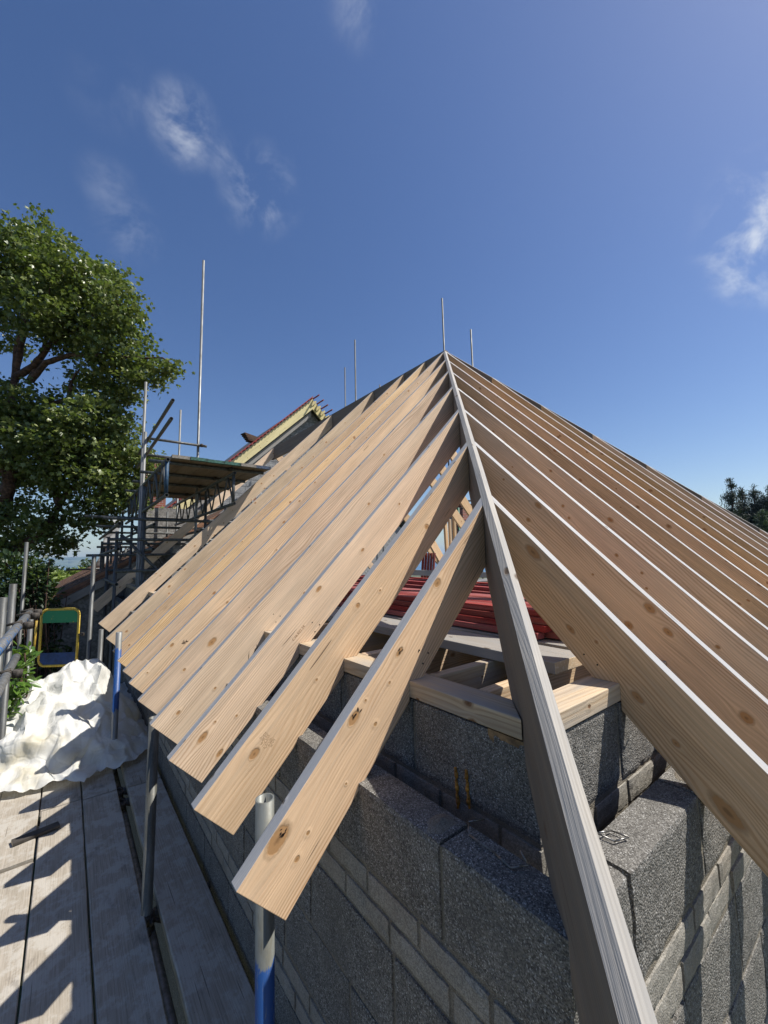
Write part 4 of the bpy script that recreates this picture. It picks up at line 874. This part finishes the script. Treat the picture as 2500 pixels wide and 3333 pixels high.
# ------------------------------------------------------------------ foliage
def leafmat(name,c1,c2,trans=.35,rough=.45):
    m,nt,b=nm(name); g=G(nt); at_=g.n('ShaderNodeAttribute',attribute_name='tint'); k=at_.outputs['Fac']
    c=g.mix(k,c1,c2); g.set(b.inputs['Base Color'],c); b.inputs['Roughness'].default_value=rough
    tr=g.n('ShaderNodeBsdfTranslucent'); g.set(tr.inputs[0],g.mix(.5,c,(.20,.30,.03))); mx=g.n('ShaderNodeMixShader'); mx.inputs[0].default_value=trans
    nt.links.new(b.outputs[0],mx.inputs[1]); nt.links.new(tr.outputs[0],mx.inputs[2]); nt.links.new(mx.outputs[0],nt.nodes['Material Output'].inputs[0]); return m
LEAF=leafmat('sycamore_leaf',(.075,.12,.028),(.20,.225,.07),.30,.38)
def leaves(name,C,S,mat,parent=None,loc=(0,0,0),shape='lobed',droop=.5,seed=1):
    """C: Nx3 centres, S: N sizes -> one mesh of folded leaves"""
    r=np.random.default_rng(seed); N=len(C)
    if shape=='lobed': T_=np.array([(0,0,0),(.42,.12,-.02),(.30,.38,.06),(.62,.62,-.03),(.22,.66,.05),(0,1.05,-.12),(-.22,.66,.05),(-.62,.62,-.03),(-.30,.38,.06),(-.42,.12,-.02)])*.9; F=[(0,1,2,4,5),(2,3,4),(0,5,6,8,9),(6,7,8)]
    elif shape=='oval': T_=np.array([(0,0,0),(.28,.35,.06),(.2,.75,.05),(0,1,-.08),(-.2,.75,.05),(-.28,.35,.06)]); F=[(0,1,2,3),(0,3,4,5)]
    else: T_=np.array([(0,0,0),(.10,.4,0),(0,1,0),(-.10,.4,0)]); F=[(0,1,2,3)]
    n=len(T_)
    yv=r.normal(size=(N,3)); yv[:,2]-=droop; yv/=np.linalg.norm(yv,axis=1)[:,None]
    up_=r.normal(size=(N,3))*.55; up_[:,2]+=1; xv=np.cross(yv,up_); xv/=np.linalg.norm(xv,axis=1)[:,None]+1e-9; zv=np.cross(xv,yv)
    W=C[:,None,:]+S[:,None,None]*(T_[None,:,0:1]*xv[:,None,:]+T_[None,:,1:2]*yv[:,None,:]+T_[None,:,2:3]*zv[:,None,:])
    W=W.reshape(-1,3)-np.array(loc)
    me=bpy.data.meshes.new(name); nf=len(F); lt=np.array([len(f) for f in F]); flat=np.concatenate([np.array(f) for f in F])
    loops=(flat[None,:]+(np.arange(N)*n)[:,None]).ravel(); tot=np.tile(lt,N); st=np.concatenate([[0],np.cumsum(tot)[:-1]])
    me.vertices.add(len(W)); me.vertices.foreach_set('co',W.astype(np.float32).ravel()); me.loops.add(len(loops)); me.loops.foreach_set('vertex_index',loops.astype(np.int32))
    me.polygons.add(len(tot)); me.polygons.foreach_set('loop_start',st.astype(np.int32)); me.polygons.foreach_set('loop_total',tot.astype(np.int32)); me.update(calc_edges=True)
    a=me.attributes.new('tint','FLOAT','POINT'); a.data.foreach_set('value',np.repeat(r.random(N),n).astype(np.float32))
    me.materials.append(mat); o=bpy.data.objects.new(name,me); COL.objects.link(o)
    if parent is not None: o.parent=parent; o.location=V(loc)-parent.location
    else: o.location=loc
    return o
BARK=plain('bark',(.13,.070,.048),.9,.5,14,bump=.02)
def limb(mb,pts,r0,r1,n=8,seed=0):
    N=len(pts)
    rings=[]
    for i,p in enumerate(pts):
        d=(pts[min(i+1,N-1)]-pts[max(i-1,0)]); d,x,y=frame(d); r=r0+(r1-r0)*(i/(N-1)); r*=1+.12*noise.noise(p*3)
        rings.append([p+x*r*math.cos(2*math.pi*k/n)+y*r*math.sin(2*math.pi*k/n) for k in range(n)])
    for a,b in zip(rings[:-1],rings[1:]):
        for k in range(n): mb.face([a[k],a[(k+1)%n],b[(k+1)%n],b[k]],0,None,True)
def curve(a,b,bow,n=8,seed=0):
    a=V(a);b=V(b); L=(b-a).length; out=[]
    for i in range(n+1):
        t=i/n; p=a.lerp(b,t)+V(bow)*math.sin(math.pi*t)+V((noise.noise(V((seed,t*3,0))),noise.noise(V((seed,t*3,5))),noise.noise(V((seed,t*3,9)))))*L*.05*math.sin(math.pi*t); out.append(p)
    return out
def big_tree():
    D=9.5; root=bpy.data.objects.new('sycamore_tree',None); COL.objects.link(root); root.location=at(-330,2600,D+.5); root.location.z=-4.2
    tag(root,'large leafy broadleaf tree filling the left side with dark reddish limbs','tree')
    # clumps: px,py,radius px, depth
    CL=[(-60,835,130,10),(55,832,105,9.3),(150,830,105,10.3),(210,900,110,9.2),(60,930,130,9.6),(300,950,100,9.6),(350,920,60,10.2),(380,990,80,9.0),(160,1010,110,8.8),(-60,1010,140,9.6),(280,1060,110,9.9),(400,1080,75,9.6),(205,1085,75,9.4),(340,1150,90,9.2),(430,1160,55,9.6),(480,1180,40,9.3),(535,1210,34,9.2),(570,1200,24,9.2),(500,1250,34,9.5),(455,1230,45,9.1),(390,1240,60,9.6),(330,1230,40,10.),
        (60,1330,100,9.0),(-60,1330,130,9.6),(170,1350,95,9.4),(270,1370,95,8.9),(370,1350,75,9.5),(400,1300,45,9.7),(60,1440,110,9.3),(170,1450,110,8.8),(290,1470,110,9.3),(400,1450,75,9.1),(430,1530,80,9.6),(350,1560,95,8.9),(240,1560,90,9.3),(470,1490,45,9.0),(480,1580,45,9.4),(420,1620,60,9.0),(340,1650,60,9.5),(310,1690,50,9.3),(110,1540,70,9.6),(10,1520,70,9.9),
        (180,1600,40,9.2),(60,1640,45,9.5),(120,1690,60,9.0),(190,1720,50,9.2),(210,1765,38,9.3),(150,1770,50,8.9),(40,1740,60,9.4),(0,1690,50,9.2),(280,1640,34,9.4),(-20,1800,50,9.2),(60,1800,30,9.2),(260,1250,50,10.3),(330,1290,60,10.2)]
    C=[];S=[]; r=np.random.default_rng(5)
    tw=MB()
    for px,py,rp,dp in CL:
        c=np.array(at(px,py,dp)); R_=rp/FX*dp; n=int(13*(rp/10)**2*.95)
        # leaf sprays: sub-clusters
        ns=max(3,int(n/26)); dirs=r.normal(size=(ns,3)); dirs/=np.linalg.norm(dirs,axis=1)[:,None]; rad=R_*(r.random(ns)**.45)*1.05
        sub=c+dirs*rad[:,None]*np.array([1,1.15,.92])
        for s in sub:
            k=r.integers(20,44); off=r.normal(size=(k,3))*np.array([.15,.15,.075]); C.append(s+off); S.append(r.uniform(.065,.125,k))
        for s in sub[::4]:
            limb(tw,curve(c,s,(0,0,.03),3,float(px)),.014,.005,4)
    C=np.concatenate(C);S=np.concatenate(S)
    leaves('crown',C,S,LEAF,root,tuple(root.location),'lobed',.55,3)
    mb=MB(); A=at
    base=root.location.copy(); fork=at(-120,1900,9.6)
    limb(mb,curve(base,fork,(-.1,0,0),8,1),.34,.24,12)
    def L(pts,r0,r1):
        P=[]; 
        for i in range(len(pts)-1):
            a=at(*pts[i]);b=at(*pts[i+1]); c=curve(a,b,(0,0,0),5,i+pts[0][1]); P+=c[:-1] if i<len(pts)-2 else c
        limb(mb,P,r0,r1,8)
    L([(-120,1900,9.6),(0,1840,9.4),(70,1780,9.3),(150,1735,9.2),(195,1640,9.2),(170,1580,9.3)],.16,.075)
    L([(-120,1900,9.6),(-60,1750,9.5),(10,1660,9.4),(30,1560,9.3),(-10,1480,9.4)],.22,.10)
    L([(10,1660,9.4),(40,1560,9.3),(20,1380,9.3),(50,1230,9.4),(55,1130,9.5),(90,1040,9.5)],.12,.05)
    L([(50,1230,9.4),(110,1190,9.3),(165,1120,9.3),(240,1080,9.4),(330,1000,9.4)],.085,.025)
    L([(50,1230,9.4),(80,1060,9.5),(60,950,9.6),(90,850,9.6)],.07,.02)
    L([(100,1240,9.3),(150,1180,9.2),(230,1155,9.2),(320,1163,9.2),(430,1165,9.2),(530,1165,9.2),(575,1195,9.2)],.07,.009)
    L([(90,1250,9.3),(140,1150,9.4),(155,1080,9.4),(110,1050,9.5),(90,980,9.5)],.06,.02)
    L([(225,1290,9.4),(232,1240,9.4),(260,1200,9.4)],.05,.02)
    L([(30,1380,9.3),(120,1330,9.3),(225,1300,9.4),(300,1330,9.3),(380,1400,9.3)],.07,.02)
    L([(195,1640,9.2),(230,1590,9.2),(300,1580,9.2),(400,1570,9.2)],.06,.015)
    L([(70,1780,9.3),(120,1720,9.2),(150,1690,9.2)],.05,.02)
    L([(-10,1480,9.4),(-60,1300,9.5),(-30,1000,9.6)],.10,.03)
    t=mb.build('trunk',BARK,root,loc=base); b=tw.build('twigs',BARK,root,loc=base,merge=False)
big_tree()
def shrub(name,label,cat,pts,size,n,mat,seed,shape='oval',group=None,stemn=6):
    root=bpy.data.objects.new(name,None); COL.objects.link(root); c0=V(pts[0][0]); root.location=(c0.x,c0.y,-4.2); tag(root,label,cat,group)
    r=np.random.default_rng(seed); C=[];S=[]; mb=MB()
    for c,R_ in pts:
        k=int(n*(R_**2)/sum(q[1]**2 for q in pts)); d=r.normal(size=(k,3)); d/=np.linalg.norm(d,axis=1)[:,None]
        C.append(np.array(c)+d*(R_*r.random(k)**.5)[:,None]); S.append(r.uniform(.6,1.2,k)*size)
        for s in range(stemn): 
            e=V(c)+V(r.normal(size=3))*R_*.5; limb(mb,curve((c0.x,c0.y,-4.2),e,(.1,0,0),6,s+seed),.02,.006,5)
    leaves('foliage',np.concatenate(C),np.concatenate(S),mat,root,tuple(root.location),shape,.2,seed); mb.build('stems',BARK,root,loc=root.location,merge=False)
BUSH=leafmat('laurel_leaf',(.04,.10,.015),(.12,.21,.035),.3,.35); DBUSH=leafmat('dark_shrub_leaf',(.012,.03,.010),(.03,.06,.02),.15,.5); LIME=leafmat('yellow_green_leaf',(.10,.15,.02),(.20,.26,.04),.35,.5)
shrub('laurel_bush','bright green broad-leaved bush below the guard rails at the left edge','bush',[(at(30,2210,3.4),.17),(at(70,2140,3.6),.13),(at(20,2290,3.3),.13),(at(85,2240,3.7),.10),(at(-30,2180,3.5),.2),(at(60,2310,3.9),.12)],.075,620,BUSH,21,'oval',None,2)
shrub('dark_shrub','dark small-leaved shrub behind the left rails','bush',[(at(40,1900,6.5),.55),(at(-60,1950,6.3),.7),(at(110,1960,7),.4),(at(120,2020,7.2),.42),(at(60,2080,7),.55),(at(100,2200,7),.5),(at(20,2250,7),.6)],.09,7500,DBUSH,22,'oval',None,3)
shrub('sprig_shrub','wispy shrub with pointed leaves between rails and the low roof','bush',[(at(150,1945,6.8),.22),(at(125,1900,6.6),.22),(at(95,1850,6.5),.25),(at(170,2140,6.6),.3)],.10,520,DBUSH,25,'oval',None,5)
# ------------------------------------------------------------------ mid and far landscape
def crown_tree(name,label,cat,c,R_,ht,zg,mat,n,seed,leaf=.3,group=None,fl=.8):
    root=bpy.data.objects.new(name,None); COL.objects.link(root); root.location=(c[0],c[1],zg); tag(root,label,cat,group)
    r=np.random.default_rng(seed); C=[];S=[]; top=c[2]
    nb=12
    for k in range(nb):
        d=r.normal(size=3); d/=np.linalg.norm(d); cc=np.array(c)+d*R_*np.array([.65,.65,fl*.55]); kk=n//nb
        q=r.normal(size=(kk,3)); q/=np.linalg.norm(q,axis=1)[:,None]; C.append(cc+q*(R_*.48*r.random(kk)**.4)[:,None]*np.array([1,1,fl])); S.append(r.uniform(.6,1.3,kk)*leaf)
    leaves('crown',np.concatenate(C),np.concatenate(S),mat,root,(c[0],c[1],zg),'oval',.1,seed)
    mb=MB(); limb(mb,curve((c[0],c[1],zg),(c[0],c[1],c[2]+.2*R_),(.1,.1,0),6,seed),R_*.09,R_*.04,7)
    for k in range(4):
        d=V(r.normal(size=3)); d.z=abs(d.z)*.6; limb(mb,curve((c[0],c[1],c[2]-R_*.5),V(c)+d*R_*.4,(0,0,0),4,k),R_*.04,R_*.01,5)
    mb.build('trunk',BARK,root,loc=(c[0],c[1],zg))
FARL=leafmat('far_tree_leaf',(.022,.042,.014),(.05,.08,.025),.15,.6)
def zg(x,y):
    d=math.hypot(x,y); 
    return -4.2-max(0,d-14)*.07 if d<300 else -24.2-min(d-300,900)*.025
k=0
TT=[(110,1875,42,2.2,LIME,'yellow-green tree behind the low roof, leftmost'),(150,1898,36,2.0,LIME,'low yellow-green bush just beyond the low roof'),(200,1890,40,2.3,LIME,'yellow-green tree in the middle beyond the low roof'),(255,1882,42,2.0,LIME,'yellow-green tree at the right beyond the low roof'),(140,1872,95,4.5,FARL,'dark round tree standing highest on the left skyline'),(200,1880,90,4.0,FARL,'dark low tree in the middle of the far tree line'),(250,1872,85,3.6,FARL,'dark tree in the far tree line left of the scaffold'),(60,1885,80,5,FARL,'dark tree in the far tree line near the left edge'),(290,1850,46,2.0,FARL,'small dark tree hugging the far scaffold base'),(175,1880,120,4,FARL,'dark tree far back in the tree line')]
for i,(px,py,dp,R_,mt,lb) in enumerate(TT):
    c=at(px,py+(14 if i!=4 else -2),dp); crown_tree('far_tree',lb,'tree',tuple(c),R_,0,zg(c.x,c.y),mt,1900,100+i,leaf=.34 if dp<60 else .6,group='trees beyond the low roof')
def conifer(px,pyt,dp,h,w,label,seed,mat):
    t=at(px,pyt,dp); z0=t.z-h; root=bpy.data.objects.new('conifer_tree',None); COL.objects.link(root); root.location=(t.x,t.y,z0); tag(root,label,'tree','conifers at the right edge')
    r=np.random.default_rng(seed); C=[];D=[];S=[]
    mb=MB(); limb(mb,curve((t.x,t.y,z0),t,(0,0,0),5,seed),.3,.03,6)
    cp=[]
    for k in range(230):
        q=r.random()**.8; z=z0+h*(1-q) ; rad=w*(q**.75)*r.uniform(.55,1.15); a=r.uniform(0,6.283); 
        p0=V((t.x,t.y,z)); p1=V((t.x+math.cos(a)*rad,t.y+math.sin(a)*rad,z+rad*r.uniform(.0,.42)))
        if k%5==0: limb(mb,[p0,p0.lerp(p1,.5)-V((0,0,.1*rad)),p1],.05,.015,4)
        m_=int(10+rad*24)
        for s in range(m_):
            tt=r.uniform(.15,1.06); c=p0.lerp(p1,tt)-V((0,0,.1*rad*math.sin(math.pi*min(1,tt)))); cp.append(tuple(c+V(r.normal(size=3))*(.13+.10*rad*(1-tt*.7))))
    C=np.array(cp); leaves('crown',C,r.uniform(.25,.55,len(C)),mat,root,(t.x,t.y,z0),'spike',-.7,seed); mb.build('trunk',BARK,root,loc=(t.x,t.y,z0))
CON=leafmat('cypress_leaf',(.008,.018,.010),(.018,.034,.018),.05,.6); CON2=leafmat('cypress_green',(.03,.055,.022),(.06,.09,.04),.1,.6)
conifer(2375,1560,55,11.5,3.0,'spiky dark conifer standing tallest above the right roof edge',41,CON)
conifer(2412,1592,56,10.0,2.6,'dark conifer just right of the tallest one',42,CON)
conifer(2452,1584,55,11,3.4,'dark conifer second from the right picture edge',43,CON)
conifer(2505,1582,54,11,3.6,'dark conifer cut by the right picture edge',44,CON)
conifer(2480,1668,44,7,2.8,'greener low conifer in front of the dark row at the right edge',45,CON2)
conifer(2560,1570,55,11,3.4,'dark conifer beyond the right picture edge',46,CON)
# terrain
def terrain():
    mb=MB(); rs=[0,3,6,9,12,16,22,30,45,65,90,130,180,250,300,400,600,900,1200,1500]; n=64; P=[]
    for r_ in rs:
        ring=[]
        for k in range(n):
            a=2*math.pi*k/n; x,y=r_*math.sin(a),r_*math.cos(a); sea=math.cos(a-math.radians(-5)); z=zg(x,y)
            if r_>14: 
                z+= (1.2*noise.noise(V((x*.03,y*.03,0))))*min(1,r_/60)
                z=z if sea>.2 else -4.2+max(0,r_-40)*.01
            if r_>=1200 and sea>.2: z=-52
            ring.append(V((x,y,z)))
        P.append(ring)
    for a,b in zip(P[:-1],P[1:]):
        for k in range(n): mb.face([a[k],a[(k+1)%n],b[(k+1)%n],b[k]],0,None,True)
    m,nt,b=nm('rough_ground'); g=G(nt); tc=g.n('ShaderNodeTexCoord').outputs['Object']
    n1=g.noise(tc,.15,6,.65); n2=g.noise(tc,6,5,.7); c=g.mix(g.ss(n1,.4,.6),(.055,.075,.025),(.085,.10,.035)); c=g.mix(g.ss(n2,.45,.65),c,(.10,.08,.055)); g.set(b.inputs['Base Color'],c); b.inputs['Roughness'].default_value=.95; g.bump(n2,.6,.05,b)
    tag(mb.build('ground',m,None,loc=(0,0,0)),kind='structure')
terrain()
def sea():
    mb=MB(); mb.face([V((-14000,700,-46)),V((14000,700,-46)),V((14000,14000,-46)),V((-14000,14000,-46))],0)
    m,nt,b=nm('sea_water'); g=G(nt); tc=g.n('ShaderNodeTexCoord').outputs['Object']; b.inputs['Base Color'].default_value=(.05,.13,.22,1); b.inputs['Roughness'].default_value=.35; g.bump(g.noise(tc,.12,5,.6),.5,1.,b)
    tag(mb.build('sea',m,None,loc=(0,0,-46)),kind='structure')
sea()
def hills():
    mb=MB(); n=120
    m,nt,b=nm('hill_woods_and_fields'); g=G(nt); tc=g.n('ShaderNodeTexCoord').outputs['Object']; n1=g.noise(tc,.0025,6,.6); sp=g.n('ShaderNodeSeparateXYZ',i_0=tc)
    c=g.mix(g.ss(n1,.4,.6),(.04,.07,.03),(.12,.14,.06)); sh=g.m('SUBTRACT',1.,g.ss(sp.outputs[2],6,16)); c=g.mix(g.m('MULTIPLY',sh,g.ss(g.noise(tc,.004,3),.45,.6)),c,(.6,.55,.45))
    g.set(b.inputs['Base Color'],c); b.inputs['Roughness'].default_value=.95
    rows=[]
    for j in range(9):
        t=j/8; row=[]
        for i in range(n+1):
            x=-9000+18000*i/n; y=7000+t*2200; h=(150+26*noise.noise(V((x*.0006,1.3,0)))+12*noise.noise(V((x*.003,2.3,0))))*math.sin(min(1,t*1.4)*math.pi/2)
            h*=1+.12*noise.noise(V((x*.0012,t*4,0))); row.append(V((x,y,-47+max(0,h))))
        rows.append(row)
    for a,c_ in zip(rows[:-1],rows[1:]):
        for i in range(n): mb.face([a[i],a[i+1],c_[i+1],c_[i]],0,None,True)
    tag(mb.build('hills',m,None,loc=(0,7000,-47)),kind='structure')
hills()
# haze
mb=MB(); mb.box((-9800,-1600,-75),(9800,9900,190),0); m=bpy.data.materials.new('haze_air'); m.use_nodes=True; nt=m.node_tree; nt.nodes.clear(); out=nt.nodes.new('ShaderNodeOutputMaterial'); pv=nt.nodes.new('ShaderNodeVolumePrincipled'); pv.inputs['Color'].default_value=(.48,.70,1,1); pv.inputs['Density'].default_value=.00010; pv.inputs['Anisotropy'].default_value=.2
nt.links.new(pv.outputs[0],out.inputs['Volume']); hz=mb.build('haze',m,None,loc=(0,0,0)); tag(hz,kind='stuff')
# ------------------------------------------------------------------ light
to=V((.575,-.42,1)).normalized(); el=math.asin(to.z); az=math.atan2(to.x,to.y)
su=bpy.data.lights.new('sun','SUN'); su.energy=5.0; su.angle=math.radians(.55); su.color=(1,.955,.88); so=bpy.data.objects.new('sun',su); COL.objects.link(so); so.rotation_euler=(-to).to_track_quat('-Z','Y').to_euler()
w=bpy.data.worlds.new('World'); SC.world=w; w.use_nodes=True; nt=w.node_tree; g=G(nt); bg=nt.nodes['Background']
sk=nt.nodes.new('ShaderNodeTexSky'); sk.sky_type='NISHITA'; sk.sun_disc=False; sk.sun_elevation=el; sk.sun_rotation=az; sk.altitude=60; sk.air_density=1.; sk.dust_density=.7; sk.ozone_density=1.7
# thin cirrus, placed by direction
tc=nt.nodes.new('ShaderNodeTexCoord').outputs['Generated']
cl=None
def d_of(px,py): return (at(px,py,1)-CP).normalized()
tcd=g.n('ShaderNodeVectorMath',operation='NORMALIZE'); g.set(tcd.inputs[0],tc)
wv=g.noise(tcd,4.2,4,.6); 
fil=g.noise(tcd,11.,8,.62,.35)
for px,py,w_,s_ in ((595,410,.075,.95),(850,625,.095,.8),(725,510,.05,.3),(415,745,.075,.36),(350,600,.06,.2),(1160,40,.06,.4),(2440,760,.10,1.35),(2330,800,.05,.4),(2430,880,.07,1.1),(2530,640,.12,1.1),(360,290,.08,.16),(2480,960,.04,.4)):
    d=d_of(px,py); dt=g.n('ShaderNodeVectorMath',operation='DISTANCE'); g.set(dt.inputs[0],tcd.outputs[0]); dt.inputs[1].default_value=tuple(d)
    mk=g.m('MULTIPLY',g.m('SUBTRACT',1.,g.ss(dt.outputs['Value'],w_*.05,w_*.95)),s_); cl=mk if cl is None else g.m('MAXIMUM',cl,mk)
cov=g.m('MULTIPLY',g.m('MULTIPLY',cl,g.ss(fil,.40,.78)),.82,clamp=True)
hs=g.n('ShaderNodeHueSaturation'); g.set(hs.inputs['Color'],sk.outputs[0]); hs.inputs['Saturation'].default_value=1.20; hs.inputs['Hue'].default_value=.510; c=g.mix(cov,hs.outputs[0],(6.6,7.0,7.6)); g.set(bg.inputs[0],c); bg.inputs[1].default_value=.086
SC.view_settings.view_transform='Standard'; SC.view_settings.look='None'; SC.view_settings.exposure=.47; SC.view_settings.gamma=1
SC.render.resolution_x=768; SC.render.resolution_y=1024; SC.render.engine='CYCLES'
SC.cycles.volume_step_rate=1; SC.cycles.volume_bounces=0; SC.cycles.max_bounces=6
